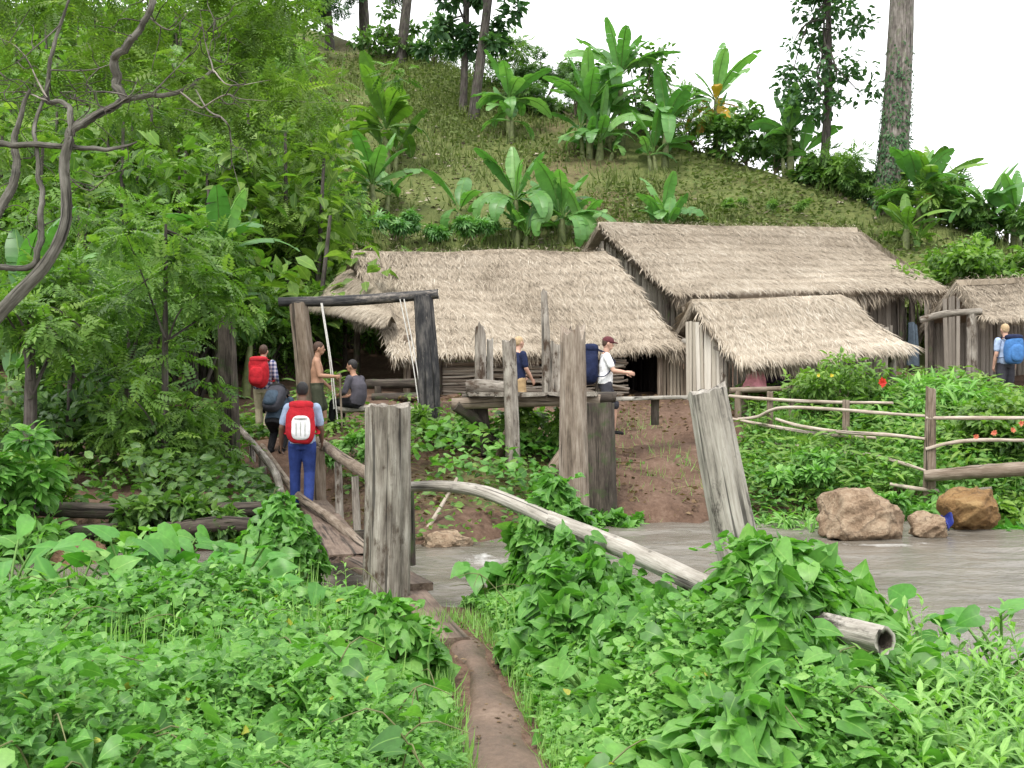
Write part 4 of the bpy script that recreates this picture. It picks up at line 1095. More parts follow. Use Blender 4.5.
def backpack(label, pr, size, bodymat, pocketmat=None, topmat=None, off=0, lean=0, group='hikers\' backpacks', trim=None):
    """bag worn on a person's back"""
    w_, d_, h_ = size; Rm = pr['Rm']; W = pr['W']; G = pr['G']; s = pr['s']
    spine = nrm(G['S'] - G['P']); lat = Rm @ np.array([1, 0, 0.]); bw = nrm(np.cross(spine, lat)) 
    if np.dot(bw, Rm @ np.array([0, 1., 0])) > 0: bw = -bw
    MM = np.stack([lat, -bw, spine], 1)
    c = (G['P'] * .42 + G['S'] * .58) + bw * (.125 * s + d_) + spine * off
    root = thing('backpack', label, 'backpack', c - spine * h_, group)
    mb = MB(); sup(mb, c, [w_, d_, h_], .66, 30, 24, MM); sup(mb, c + spine * h_ * .6, [w_ * .86, d_ * .95, h_ * .42], .7, 22, 16, MM)
    nz_ = Noise(int(w_ * 1e4 + h_ * 777))
    for k_ in range(len(mb.V)): mb.V[k_] = c + (mb.V[k_] - c) * (1 + .045 * nz_(mb.V[k_][:, 2] * 6 + mb.V[k_][:, 1] * 5, mb.V[k_][:, 0] * 7, 1))[:, None]
    mb.build('pack_body', M[bodymat], root, smooth=True)
    mb = MB(); sup(mb, c + bw * d_ * .75 - spine * h_ * .22, [w_ * .7, d_ * .5, h_ * .6], .6, 22, 16, MM); mb.build('front_pocket', M[pocketmat or bodymat], root, smooth=True)
    mb = MB(); sup(mb, c + spine * h_ * .86, [w_ * .9, d_ * .95, h_ * .22], .7, 22, 12, MM); mb.build('top_flap', M[topmat or bodymat], root, smooth=True)
    if trim:
        for g in (-1, 0, 1):
            mb = MB(); sup(mb, c + bw * d_ * 1.24 - spine * h_ * .28 + lat * g * w_ * .32, [.006, .008, h_ * .36], .8, 8, 8, MM); mb.build('trim_stripe', M[trim], root, smooth=True)
        mb = MB(); sup(mb, c + bw * d_ * 1.22 + spine * h_ * .22, [w_ * .5, .014, .012], .8, 12, 8, MM); mb.build('zip', M[trim], root, smooth=True)
    for g in (-1, 1):
        mb = MB(); q0 = c + spine * h_ * .8 + lat * g * .1 * s - bw * d_ * .8
        sh = G['S'] + lat * g * .115 * s + spine * .065 * s
        fr_ = G['C'] - bw * .14 * s + lat * g * .125 * s; lo = c - spine * h_ * .55 + lat * g * w_ * .95 - bw * d_ * .6
        P = smooth_path([q0, sh, G['C'] * .4 + G['S'] * .6 - bw * .12 * s + lat * g * .12 * s, fr_, fr_ * .5 + lo * .5 + lat * g * .07 * s - spine * .1 * s, lo], 24)
        etube(mb, P, np.full(24, .026), np.full(24, .009), lat, 8); mb.build('strap', M[topmat or bodymat], root, smooth=True)
    return root

def gz(px, Y): return ground(px, Y)
# man on the bridge
bpt = at(302, 505, 14.5); bpt[2] = .1
p1 = person('man in light blue shirt and blue trousers walking away over the bridge', bpt, R(8), 1.72,
            dict(kl=(-.1, .1, .52), al=(-.1, .12, .085), kr=(.1, .02, .5), ar=(.1, -.22, .13), el=(-.27, -.05, 1.13), wl=(-.29, .06, .88), er=(.25, .02, 1.12), wr=(.26, .16, .93)),
            'skindark', 'hairblack', [('shirt', 'lightblue', 'shirt', .75), ('trousers', 'blue', 'trousers', 1.95), ('shoes', 'black', 'shoes', 0)])
backpack('red backpack with a white front pocket on the man in blue trousers', p1, (.185, .115, .28), 'red', 'white', 'red', .0, trim='lightgrey')
# red backpack hiker
p2 = person('hiker in plaid shirt and khaki trousers carrying a plain red backpack', gz(263, 20.3), R(-5), 1.74,
            dict(kl=(-.1, .08, .52), al=(-.1, .08, .085), ar=(.1, -.12, .1), el=(-.24, .05, 1.13), wl=(-.2, .25, 1.05), er=(.25, .0, 1.12), wr=(.22, .2, .98)),
            'skinpale', 'hairbrown', [('shirt', 'plaid', 'shirt', 1.7), ('trousers', 'khaki', 'trousers', 1.9), ('shoes', 'black', 'shoes', 0)])
backpack('plain bright red backpack with thin pale cord on the plaid shirted hiker', p2, (.19, .13, .29), 'red', 'red', 'deepred', .02)
# stooping figure in dark clothes
g_ = gz(277, 18.2)
p3 = person('stooping person in dark clothes with head bent low, between the two red backpacks', g_, R(-12), 1.62,
            dict(P=(0, -.1, .62), W=(0, -.02, .76), C=(0, .09, .89), S=(0, .2, .98), N=(0, .26, 1.0), H=(0, .34, 1.04), hl=(-.09, -.1, .6), hr=(.09, -.1, .6), kl=(-.12, .16, .4), kr=(.12, .16, .4), al=(-.12, .0, .085), ar=(.12, -.04, .085),
                 sl=(-.18, .18, .97), el=(-.22, .28, .74), wl=(-.18, .42, .6), sr=(.18, .18, .97), er=(.22, .28, .74), wr=(.18, .42, .6), face=(0, .8, -.6)),
            'skindark', 'hairblack', [('shirt', 'slate', 'shirt', 1.6), ('trousers', 'black', 'trousers', 1.95), ('shoes', 'black', 'shoes', 0)])
backpack('dark grey backpack on the stooping person', p3, (.17, .13, .26), 'charcoal', 'slate', 'black', 0)
# shirtless man with stick
g_ = gz(317, 18.7)
p4 = person('bare-chested man in dark shorts holding a walking stick by the swing frame', g_, R(-80), 1.7,
            dict(kl=(-.09, .12, .52), al=(-.09, .14, .085), ar=(.1, -.1, .09), er=(.22, .05, 1.13), wr=(.18, .32, 1.12), el=(-.22, .0, 1.12), wl=(-.2, .2, .95), face=(0, 1, -.1)),
            'skin', 'hairbrown', [('shorts', 'olive', 'trousers', .85), ('shoes', 'black', 'shoes', 0)], gripR=1)
hd_ = p4['W']((.16, .42, 1.1))
log('walking_stick', 'light brown walking stick in the hand of the bare-chested man', 'stick', [np.array([hd_[0] + .03, hd_[1], float(gh(hd_[0], hd_[1])) + .0]), hd_ + [-.02, 0, .08]], [.016, .02], 'brownwood', 8, 8, .04, .03, 0, 500)
# seated man
sp = at(356, 408.5, 19.0)
p5 = person('young man in grey shirt sitting on the swing looking left', [sp[0], sp[1], sp[2] - .5], R(62), 1.68,
            dict(P=(0, -.02, .64), W=(0, -.07, .78), C=(0, -.04, .95), S=(0, .03, 1.07), N=(0, .06, 1.13), H=(0, .09, 1.27), hl=(-.09, 0, .62), hr=(.09, 0, .62), kl=(-.13, .42, .62), kr=(.13, .42, .6), al=(-.12, .48, .19), ar=(.12, .44, .17),
                 sl=(-.18, .02, 1.06), el=(-.24, .08, .82), wl=(-.17, .3, .74), sr=(.18, .02, 1.06), er=(.23, .06, .82), wr=(.18, .3, .74), face=(-.25, 1, -.1)),
            'skin', 'hairblack', [('shirt', 'greyshirt', 'shirt', 1.5), ('trousers', 'black', 'trousers', 1.95), ('shoes', 'charcoal', 'shoes', 0)])
# dark t-shirt man behind platform
p6 = person('fair-haired man in navy t-shirt and brown shorts behind the platform', [*gz(518, 20.6)[:2], 1.1], R(-55), 1.72,
            dict(el=(-.24, .02, 1.12), wl=(-.2, .22, .98), er=(.24, .02, 1.12), wr=(.22, .18, .9), kl=(-.1, .06, .5)),
            'skinpale', 'hairblond', [('shirt', 'navy', 'shirt', .8), ('shorts', 'tan', 'trousers', .95), ('shoes', 'black', 'shoes', 0)])
# white shirt hiker
g_ = gz(606, 18.8)
p7 = person('hiker in white t-shirt, cap and dark shorts walking right along the gangplank', g_, R(-88), 1.74,
            dict(kl=(-.1, .16, .53), al=(-.1, .14, .085), kr=(.1, .0, .5), ar=(.1, -.24, .14), el=(-.22, .1, 1.14), wl=(-.14, .36, 1.12), er=(.24, .1, 1.14), wr=(.2, .36, 1.1), P=(0, -.02, .93), face=(0, 1, -.2)),
            'skinpale', 'hairbrown', [('shirt', 'white', 'shirt', .65), ('shorts', 'charcoal', 'trousers', .98), ('shoes', 'black', 'shoes', 0)], cap='white and maroon baseball cap', capmat='maroon')
backpack('tall navy blue backpack on the hiker in white', p7, (.18, .14, .36), 'navy', 'navy', 'navy', .04)
# hiker at right edge
p8 = person('fair-haired hiker standing among plants at the far right edge', [*gz(1006, 22)[:2], 1.45], R(10), 1.72, dict(), 'skinpale', 'hairblond', [('shirt', 'lightblue', 'shirt', .7), ('shorts', 'charcoal', 'trousers', .9), ('shoes', 'black', 'shoes', 0)])
backpack('bright blue backpack on the hiker at the far right edge', p8, (.2, .13, .3), 'packblue', 'packblue', 'navy', 0)
M['twistbark'] = woodmat('twisted_bark', (.026, .024, .019), (.085, .08, .064), (.22, .21, .18), fine=40, stain=((.2, .19, .165), 9, .62))
M['yellowleaf'] = leafmat('yellowing_leaf', (.2, .24, .03), (.4, .42, .06), (.55, .5, .12), .4)
# ------------------------------------------------------------------ ground cover by the camera
def in_view(x, y, margin=.06):
    return np.abs(x) < (.4876 + margin) * y + .5

def cover(name, mat, n, ylo, yhi, tmpl, size, height, mask=None, seed=0, tilt=.6, up_=.75, stems=0, wide=1.0, zpow=.55, gap=.28):
    rg = np.random.default_rng(seed)
    y = ylo + (yhi - ylo) * np.sqrt(rg.random(n * 3)) if ylo < 5 else rg.uniform(ylo, yhi, n * 3)
    x = rg.uniform(-1, 1, n * 3) * (.585 * y + 1.0)
    k = mask(x, y) if mask is not None else np.ones(len(x))
    d = np.minimum(seg_dist(x, y, PATHP), seg_dist(x, y, BR) - np.where(y < 9.5, .16, .1))
    k = k * (d > gap * rg.uniform(.62, 1.1, len(x))) * sstep(-.25, .25, N2(x, y, .8) * .35 + rg.random(len(x)))
    ok = rg.random(len(x)) < k
    x, y, d = x[ok][:n], y[ok][:n], d[ok][:n]
    H = height(x, y) * np.clip(.3 + (d - .2) * 1.4, .2, 1)
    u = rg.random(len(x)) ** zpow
    z = gh(x, y) + .02 + H * u
    P = np.stack([x, y, z], -1)
    az = rg.uniform(0, 2 * np.pi, len(x))
    D = np.stack([np.cos(az), np.sin(az), rg.normal(.05, .35, len(x))], -1)
    U = np.stack([rg.normal(0, tilt, len(x)), rg.normal(-.18, tilt, len(x)), np.full(len(x), up_)], -1)
    mb = MB()
    lo, hi = size
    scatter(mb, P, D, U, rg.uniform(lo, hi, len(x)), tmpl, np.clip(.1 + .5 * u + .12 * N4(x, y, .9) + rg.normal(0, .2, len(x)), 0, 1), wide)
    if stems:
        s = rg.choice(len(x), min(stems, len(x)), replace=False)
        base = np.stack([x[s], y[s], gh(x[s], y[s])], -1)
        Dv = P[s] - base + rg.normal(0, .05, (len(s), 3))
        scatter(mb, base, Dv, np.broadcast_to([0, -1., 0], Dv.shape), np.linalg.norm(Dv, axis=1), (BLADE[0] * [.25, 1, .3], BLADE[1], BLADE[2]), np.full(len(s), .5))
    return mb.build(name, M[mat], origin=(0, 0, 0), smooth=True)

HC = lambda x, y: np.clip(.26 + .12 * N1(x, y, .5) + .11 * N3(x, y, 1.2), .04, .62) * sstep(2.0, 3.2, y) * np.clip((near_edge(x) + .1 - y) / 1.6, .18, 1) * (1 - .2 * sstep(5.2, 7.4, y) * sstep(-.9, -1.7, x))
nb = lambda x, y: (y < near_edge(x) - .05).astype(float)
LEFTM = lambda x, y: sstep(.2, -.4, x + .07 * y)
# several weeds grow mixed together in patches
patch_ = lambda s, b=0.0: (lambda x, y: nb(x, y) * sstep(-.5, .6, s * N4(x, y, .45) + b))
tag(cover('ground_cover', 'cover', 125000, 2.3, 9.0, TRIS, (.032, .072), HC, patch_(1, .35), 1), kind='stuff')
tag(cover('creeper_leaves', 'vine', 30000, 2.3, 9.0, HEART, (.03, .085), lambda x, y: HC(x, y) * 1.12, patch_(-1, .1), 2), kind='stuff')
tag(cover('weed_leaves', 'weed', 34000, 2.3, 9.0, OVATE, (.03, .07), lambda x, y: HC(x, y) * 1.05, nb, 3), kind='stuff')
tag(cover('grass', 'weed', 9000, 2.3, 9.6, BLADE, (.2, .42), lambda x, y: .05 + 0 * x, nb, 4, tilt=.5, up_=.2, zpow=1, gap=.27), kind='stuff')
bpy.data.objects['grass'].data  # grass blades stand up: reorient below

def blades(name, mat, P, size, lean=.35, wide=1.0, per=1, seed=0, v=None, parent=None):
    rg = np.random.default_rng(seed); n = len(P)
    az = rg.uniform(0, 2 * np.pi, n)
    D = np.stack([np.cos(az) * lean * rg.random(n) * 1.5, np.sin(az) * lean * rg.random(n) * 1.5, np.ones(n)], -1)
    U = np.stack([np.cos(az), np.sin(az), np.full(n, .2)], -1)
    mb = MB(); scatter(mb, P, D, U, size, BLADE, v if v is not None else rg.random(n), wide)
    return mb.build(name, M[mat], parent, origin=None if parent else (0, 0, 0))
bpy.data.objects.remove(bpy.data.objects['grass'])
def pts_on(n, ylo, yhi, mask, seed, xr=None):
    rg = np.random.default_rng(seed)
    y = rg.uniform(ylo, yhi, n * 6); x = rg.uniform(-1, 1, n * 6) * (.585 * y + 1.0) if xr is None else rg.uniform(xr[0], xr[1], n * 6)
    ok = rg.random(len(x)) < mask(x, y)
    x, y = x[ok][:n], y[ok][:n]
    return np.stack([x, y, gh(x, y)], -1)
pm = lambda x, y: nb(x, y) * (np.minimum(seg_dist(x, y, PATHP), seg_dist(x, y, BR)) > .23)
pg = pts_on(4500, 2.3, 9.6, lambda x, y: pm(x, y) * sstep(-.2, .8, N1(x, y, .4)), 5)
tag(blades('grass', 'weed', pg, rng.uniform(.2, .45, len(pg)), .5, .55, seed=6), kind='stuff')
# short grass and moss close along the path
pv = pts_on(7000, 2.3, 8.5, lambda x, y: nb(x, y) * (seg_dist(x, y, PATHP) > .15) * (seg_dist(x, y, PATHP) < .5), 7, (-1.2, 1.2))
tag(blades('verge_grass', 'weed', pv, rng.uniform(.05, .16, len(pv)), .8, .8, seed=8), kind='stuff')

# tall lance-leaved weeds, right corner
def lance_stems(name, label, spots, hgt, mat, leaf, seed, cat='plants', kind=None, group=None, nl=16):
    rg = np.random.default_rng(seed); mb = MB()
    for (x, y) in spots:
        h = hgt * rg.uniform(.65, 1.1); b = np.array([x, y, float(gh(x, y))]); top = b + [rg.normal(0, .12) * h, rg.normal(0, .12) * h, h]
        k = nl; t = np.linspace(.15, 1, k)[:, None]
        P = b * (1 - t) + top * t; az = np.arange(k) * 2.4 + rg.random() * 6
        D = np.stack([np.cos(az), np.sin(az), .25 + .6 * t[:, 0]], -1)
        scatter(mb, P, D, np.broadcast_to([0, 0, 1.], P.shape), leaf * (1.1 - .55 * t[:, 0]) * rg.uniform(.8, 1.2, k), LANCE, np.clip(.35 + .5 * t[:, 0] + rg.normal(0, .1, k), 0, 1), 1.2)
        scatter(mb, b[None], (top - b)[None], np.array([[0, -1., 0]]), [h], (BLADE[0] * [.35, 1, .1], BLADE[1], BLADE[2]), np.array([.4]))
    return mb.build(name, M[mat], origin=(0, 0, 0))
sp_ = [p[:2] for p in pts_on(150, 3.2, 5.7, lambda x, y: sstep(1.2, 1.8, x) * (x < .57 * y), 11)]
tag(lance_stems('tall_weeds', '', sp_, .5, 'weed', .15, 12), kind='stuff')
sp_ = [p[:2] for p in pts_on(150, 3.0, 7.5, lambda x, y: (x < -.8) * 1.0, 13)]
tag(lance_stems('tall_weeds', '', sp_, .42, 'cover', .11, 14), kind='stuff')

# ------------------------------------------------------------------ creepers swallowing posts
def vine_mound(label, c, prof, n, size, mat, seed, group='creeper covered posts', lean=(0, 0), inner=.5, apron=()):
    """prof: (height, rx, ry) rings of the mound"""
    rg = np.random.default_rng(seed); c = np.asarray(c, float); nz = Noise(seed + 7)
    root = thing('creeper', label, 'vine', c, group)
    pr = np.array(prof, float); H = pr[-1, 0]
    wgt = np.interp(np.linspace(0, H, 200), pr[:, 0], pr[:, 1] + pr[:, 2]); cdf = np.cumsum(wgt) / wgt.sum()
    z = np.interp(rg.random(n), cdf, np.linspace(0, H, 200))
    th = rg.uniform(0, 2 * np.pi, n)
    bul = 1 + .24 * nz(np.cos(th) * 1.1 + 3 * z, np.sin(th) * 1.1, 1) + .16 * nz(np.cos(th) * 3, np.sin(th) * 3 + z * 5, 1)
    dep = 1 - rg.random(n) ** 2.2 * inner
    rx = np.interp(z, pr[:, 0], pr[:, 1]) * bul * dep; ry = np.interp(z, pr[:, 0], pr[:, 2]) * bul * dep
    ox, oy = lean[0] * z / H, lean[1] * z / H
    P = c + np.stack([np.cos(th) * rx + ox, np.sin(th) * ry + oy, z], -1)
    N = np.stack([np.cos(th), np.sin(th), .75 + .6 * z / H], -1) + rg.normal(0, .5, (n, 3))
    D = np.stack([np.cos(th) * .35, np.sin(th) * .35, np.full(n, -.55)], -1) + rg.normal(0, .6, (n, 3))
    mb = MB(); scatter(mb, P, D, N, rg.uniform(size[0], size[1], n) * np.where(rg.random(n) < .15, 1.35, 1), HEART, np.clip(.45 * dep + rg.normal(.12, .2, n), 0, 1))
    for (ac, ar, ah, an_) in apron:       # creeper running down over the ground
        ac = np.asarray(ac, float); a_ = rg.uniform(0, 6.3, an_); q_ = np.sqrt(rg.random(an_))
        hz_ = ah * (1 - q_ ** 2) * (1 + .25 * nz(np.cos(a_) * q_ * 3, np.sin(a_) * q_ * 3, 1)) * rg.random(an_) ** .35
        PP_ = ac + np.stack([np.cos(a_) * q_ * ar, np.sin(a_) * q_ * ar, hz_ + .05], -1)
        N_ = np.stack([np.cos(a_) * q_, np.sin(a_) * q_ - .2, np.full(an_, .8)], -1) + rg.normal(0, .4, (an_, 3))
        D_ = np.stack([np.cos(a_) * .5, np.sin(a_) * .5 - .25, np.full(an_, -.35)], -1) + rg.normal(0, .5, (an_, 3))
        scatter(mb, PP_, D_, N_, rg.uniform(size[0] * .9, size[1], an_), HEART, np.clip(rg.normal(.5, .2, an_), 0, 1))
    # loose shoots waving out of the mound
    for k in range(16):
        a = rg.uniform(0, 6.3); z0 = H * rg.uniform(.35, 1); r0 = np.interp(z0, pr[:, 0], pr[:, 1])
        o = c + [math.cos(a) * r0 * .8 + lean[0] * z0 / H, math.sin(a) * r0 * .8, z0]; d = nrm([math.cos(a) * .7, math.sin(a) * .7, rg.uniform(.1, 1.1)])
        t = np.linspace(.2, 1, 7)[:, None]; q_ = o + d * t * rg.uniform(.15, .34) - np.array([0, 0, .12]) * t ** 2
        scatter(mb, q_, rdir(7, -.6, .3) + d * .5, rdir(7, .5, 1), size[0] * rg.uniform(.6, 1.1, 7), HEART, rg.uniform(.4, .9, 7))
    mb.build('leaves', M[mat], root, smooth=True)
    mb = MB()
    for k in range(14):
        a = rg.uniform(0, 6.3); zz = np.linspace(0, H * rg.uniform(.7, 1.05), 9); tw = a + .8 * np.sin(zz * 3 + k)
        rx = np.interp(zz, pr[:, 0], pr[:, 1]) * .85; ry = np.interp(zz, pr[:, 0], pr[:, 2]) * .85
        tube(mb, c + np.stack([np.cos(tw) * rx + lean[0] * zz / H, np.sin(tw) * ry + lean[1] * zz / H, zz], -1), .006, 5, 18, .1, 0, 0, k)
    mb.build('stems', M['vinestem'], root, smooth=True)
    return root
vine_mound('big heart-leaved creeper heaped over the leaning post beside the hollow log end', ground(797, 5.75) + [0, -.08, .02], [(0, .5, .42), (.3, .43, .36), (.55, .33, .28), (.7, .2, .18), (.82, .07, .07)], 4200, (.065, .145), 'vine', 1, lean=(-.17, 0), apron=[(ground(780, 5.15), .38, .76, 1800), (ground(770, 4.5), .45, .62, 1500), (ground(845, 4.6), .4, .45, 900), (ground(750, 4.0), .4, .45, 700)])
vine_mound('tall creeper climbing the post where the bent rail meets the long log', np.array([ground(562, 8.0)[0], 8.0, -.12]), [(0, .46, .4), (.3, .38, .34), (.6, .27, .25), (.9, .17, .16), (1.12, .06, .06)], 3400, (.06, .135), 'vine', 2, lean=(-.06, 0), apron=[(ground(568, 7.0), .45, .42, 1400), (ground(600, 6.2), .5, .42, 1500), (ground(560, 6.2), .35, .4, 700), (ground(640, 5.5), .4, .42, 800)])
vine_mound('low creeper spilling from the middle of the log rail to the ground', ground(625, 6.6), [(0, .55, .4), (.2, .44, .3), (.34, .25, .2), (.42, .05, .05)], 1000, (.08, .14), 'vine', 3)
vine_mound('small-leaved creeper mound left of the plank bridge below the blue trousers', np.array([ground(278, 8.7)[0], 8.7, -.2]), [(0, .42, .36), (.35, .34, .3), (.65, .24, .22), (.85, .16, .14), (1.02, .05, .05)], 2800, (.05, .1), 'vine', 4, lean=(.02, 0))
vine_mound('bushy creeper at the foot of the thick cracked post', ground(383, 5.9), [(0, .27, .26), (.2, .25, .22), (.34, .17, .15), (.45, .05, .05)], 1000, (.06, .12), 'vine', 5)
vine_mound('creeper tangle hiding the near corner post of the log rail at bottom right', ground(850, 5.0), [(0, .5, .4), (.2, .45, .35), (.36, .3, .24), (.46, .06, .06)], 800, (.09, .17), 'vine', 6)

# broad-leaved plants standing on the near bank
def broad_plant(label, base, n, h, leaf, seed, mat='bigleaf', tm=None, spread=.6, group='broad-leaved plants on the near bank', wide=1.0, cat='plant', name='broad_leaf_plant'):
    rg = np.random.default_rng(seed); base = np.asarray(base, float)
    root = thing(name, label, cat, base, group)
    lf, st_ = MB(), MB(); tm = tm or HEART
    az = np.arange(n) * 2.4 + rg.random() * 6
    for k in range(n):
        hh = h * rg.uniform(.55, 1.05); o = spread * h * rg.uniform(.3, 1)
        tip = base + [np.cos(az[k]) * o, np.sin(az[k]) * o, hh]
        tube(st_, [base, base + [np.cos(az[k]) * o * .35, np.sin(az[k]) * o * .35, hh * .6], tip], [.012, .01, .007], 6, 8, 0, 0, 0, k)
        D = np.array([[np.cos(az[k]), np.sin(az[k]), rg.uniform(-.9, .6)]])
        scatter(lf, tip[None] - D * leaf * .12, D, np.array([[rg.normal(0, .5), rg.normal(-.5, .5), 1]]), [leaf * rg.uniform(.7, 1.15)], tm, np.array([rg.uniform(.3, 1)]), wide)
    lf.build('leaves', M[mat], root, smooth=True); st_.build('stems', M['stem'], root, smooth=True)
    return root
LONG = half_leaf([(0, 0), (.3, .06), (.66, .04), (1, -.1)], [(.15, .3, .1), (.14, .64, .07)])
broad_plant('bright plant with several large rounded leaves left of the creeper mound', ground(128, 7.6), 14, .6, .22, 1)
broad_plant('plant with two tall upright pointed leaves left of the creeper mound', ground(203, 7.6), 7, .45, .45, 2, tm=LONG, spread=.2, wide=1.0)
broad_plant('cluster of big pale leaves between the upright plant and the creeper mound', ground(240, 7.6), 14, .52, .2, 3)
broad_plant('plant with mid-sized drooping leaves between the two left clumps of big leaves', ground(170, 7.9), 14, .55, .18, 21)
broad_plant('grey-green leafy plant in front of the far-left rusty boulder', ground(75, 7.2), 12, .5, .17, 22, mat='cover')
broad_plant('low leafy plant right of the sliver of stream at left', ground(150, 8.1), 12, .62, .17, 23, mat='vine')
broad_plant('leafy plant against the small-leaved creeper mound', ground(255, 8.0), 12, .45, .17, 24, mat='vine')
broad_plant('pale leafy plant at the far-left picture edge', ground(35, 8.0), 12, .6, .2, 25, mat='cover')
broad_plant('arching plant with a white-edged long leaf at the far left', ground(10, 7.6), 8, .6, .42, 4, tm=LONG, spread=.7)
broad_plant('single large flat leaf plant beside the thick cracked post', ground(318, 7.2), 3, .36, .3, 5, tm=LONG, wide=1.6)
broad_plant('big soft leaves in the very bottom left corner', ground(60, 4.0), 8, .5, .2, 6, mat='cover')
broad_plant('pair of light leaves by the water between bent rail and path', ground(478, 8.0), 5, .3, .2, 7)
broad_plant('tall stalk with one light heart leaf above the hollow log end', ground(925, 5.6), 4, .5, .2, 8)
broad_plant('two pale round leaves at the water edge on the right', ground(955, 5.8), 5, .5, .22, 9)
broad_plant('long-stalked leaves in the right bottom corner', ground(1000, 5.5), 6, .52, .17, 10)
broad_plant('broad-leaved clump at the foot of the tall creeper', ground(600, 6.6), 7, .4, .2, 11, mat='vine')
broad_plant('small light leaves beside the dirt path on the right', ground(590, 5.2), 8, .3, .12, 12, mat='vine')

# ------------------------------------------------------------------ far bank cover
def bankmask(a, b, soft=14):
    def f(x, y):
        px = 512 + x / y * F
        return sstep(a - soft, a + soft, px + 10 * N2(x, y, .6)) * sstep(b + soft, b - soft, px + 10 * N3(x, y, .6))
    return f
def far_cover(name, mat, n, ylo, yhi, px0, px1, tmpl, size, H, seed, tilt=.6, cond=None):
    f = bankmask(px0, px1)
    g = lambda x, y: f(x, y) * (y > far_edge(x) - .12 + .25 * N1(x, y, .7)) * (cond(x, y) if cond else 1)
    return tag(cover(name, mat, n, ylo, yhi, tmpl, size, lambda x, y: H * np.clip(1 + .5 * N1(x, y, .5), .2, 2), g, seed, tilt, gap=.5), kind='stuff')
far_cover('bank_creepers', 'bush', 9000, 12.4, 20, 318, 600, OVATE, (.07, .15), .3, 21, cond=lambda x, y: sstep(-.9, .3, N4(x, y, .45)) * sstep(20.2, 18.8, y) * (1 - .55 * np.exp(-(((512 + x / y * F) - 425) / 40) ** 2) * (y < 16.5)))
far_cover('bank_creepers', 'vine', 3500, 14.2, 18, 440, 610, HEART, (.08, .17), .32, 22)
far_cover('garden_greens', 'cover', 20000, 13.7, 21, 735, 1150, OVATE, (.07, .15), .34, 23)
far_cover('garden_greens', 'bush', 10500, 13.9, 21, 735, 1150, LANCE, (.15, .3), .4, 24)
pb = pts_on(4200, 13.9, 19, lambda x, y: (y > far_edge(x) + .35) * (512 + x / y * F > 735) * sstep(-.2, .6, N1(x, y, .5)), 25, (2.5, 11))
tag(blades('garden_grass', 'cover', pb, rng.uniform(.25, .6, len(pb)), .5, .7, seed=26), kind='stuff')
pb = pts_on(450, 14.4, 20.5, lambda x, y: sstep(-.1, .9, N1(x, y, .7)) * (512 + x / y * F > 600) * (512 + x / y * F < 740), 27, (1, 5))
tag(blades('sparse_grass', 'cover', pb, rng.uniform(.08, .25, len(pb)), .9, .7, seed=28), kind='stuff')
far_cover('sparse_weeds', 'bush', 900, 14.2, 20.5, 600, 740, OVATE, (.06, .12), .1, 29, cond=lambda x, y: sstep(.1, .9, N4(x, y, .6)))
# dead leaves and twigs on the bare earth
pl = pts_on(2600, 13.6, 22, lambda x, y: (y > far_edge(x) + .1) * (512 + x / y * F > 240) * (512 + x / y * F < 740) * sstep(-.6, .6, N3(x, y, .6)), 51)
n_ = len(pl); mb = MB(); scatter(mb, pl + [0, 0, .06], rdir(n_, -.2, .3), rdir(n_, .3, 1), rng.uniform(.05, .13, n_), DIAM)
tag(mb.build('leaf_litter', M['litter'], origin=(0, 0, 0)), kind='stuff')
pl = pts_on(120, 13.9, 20, lambda x, y: (y > far_edge(x) + .1) * (512 + x / y * F > 380) * (512 + x / y * F < 740), 52)
n_ = len(pl); mb = MB(); scatter(mb, pl + [0, 0, .05], rdir(n_, -.1, .15), rdir(n_, .6, 1), rng.uniform(.2, .7, n_), (BLADE[0] * [.7, 1, .6], BLADE[1], BLADE[2]))
tag(mb.build('twigs', M['litter'], origin=(0, 0, 0)), kind='stuff')
pl = pts_on(260, 2.3, 8, lambda x, y: (seg_dist(x, y, PATHP) < .32) * (seg_dist(x, y, PATHP) > .1 * rng.random(len(x))) * 1.0, 53, (-1.2, 1))
n_ = len(pl); mb = MB(); scatter(mb, pl + [0, 0, .028], rdir(n_, -.05, .1), rdir(n_, .8, 1), rng.uniform(.015, .05, n_), OVATE)
tag(mb.build('leaf_litter', M['litter'], origin=(0, 0, 0)), kind='stuff')
pl = pts_on(130, 2.5, 8.4, lambda x, y: pm(x, y) * 1.0, 54)
n_ = len(pl); mb = MB(); scatter(mb, pl + np.stack([0 * pl[:, 0], 0 * pl[:, 0], HC(pl[:, 0], pl[:, 1]) * .95], -1), rdir(n_, -.3, .3), rdir(n_, .3, 1), rng.uniform(.05, .1, n_), OVATE2)
tag(mb.build('yellowing_leaves', M['yellowleaf'], origin=(0, 0, 0)), kind='stuff')
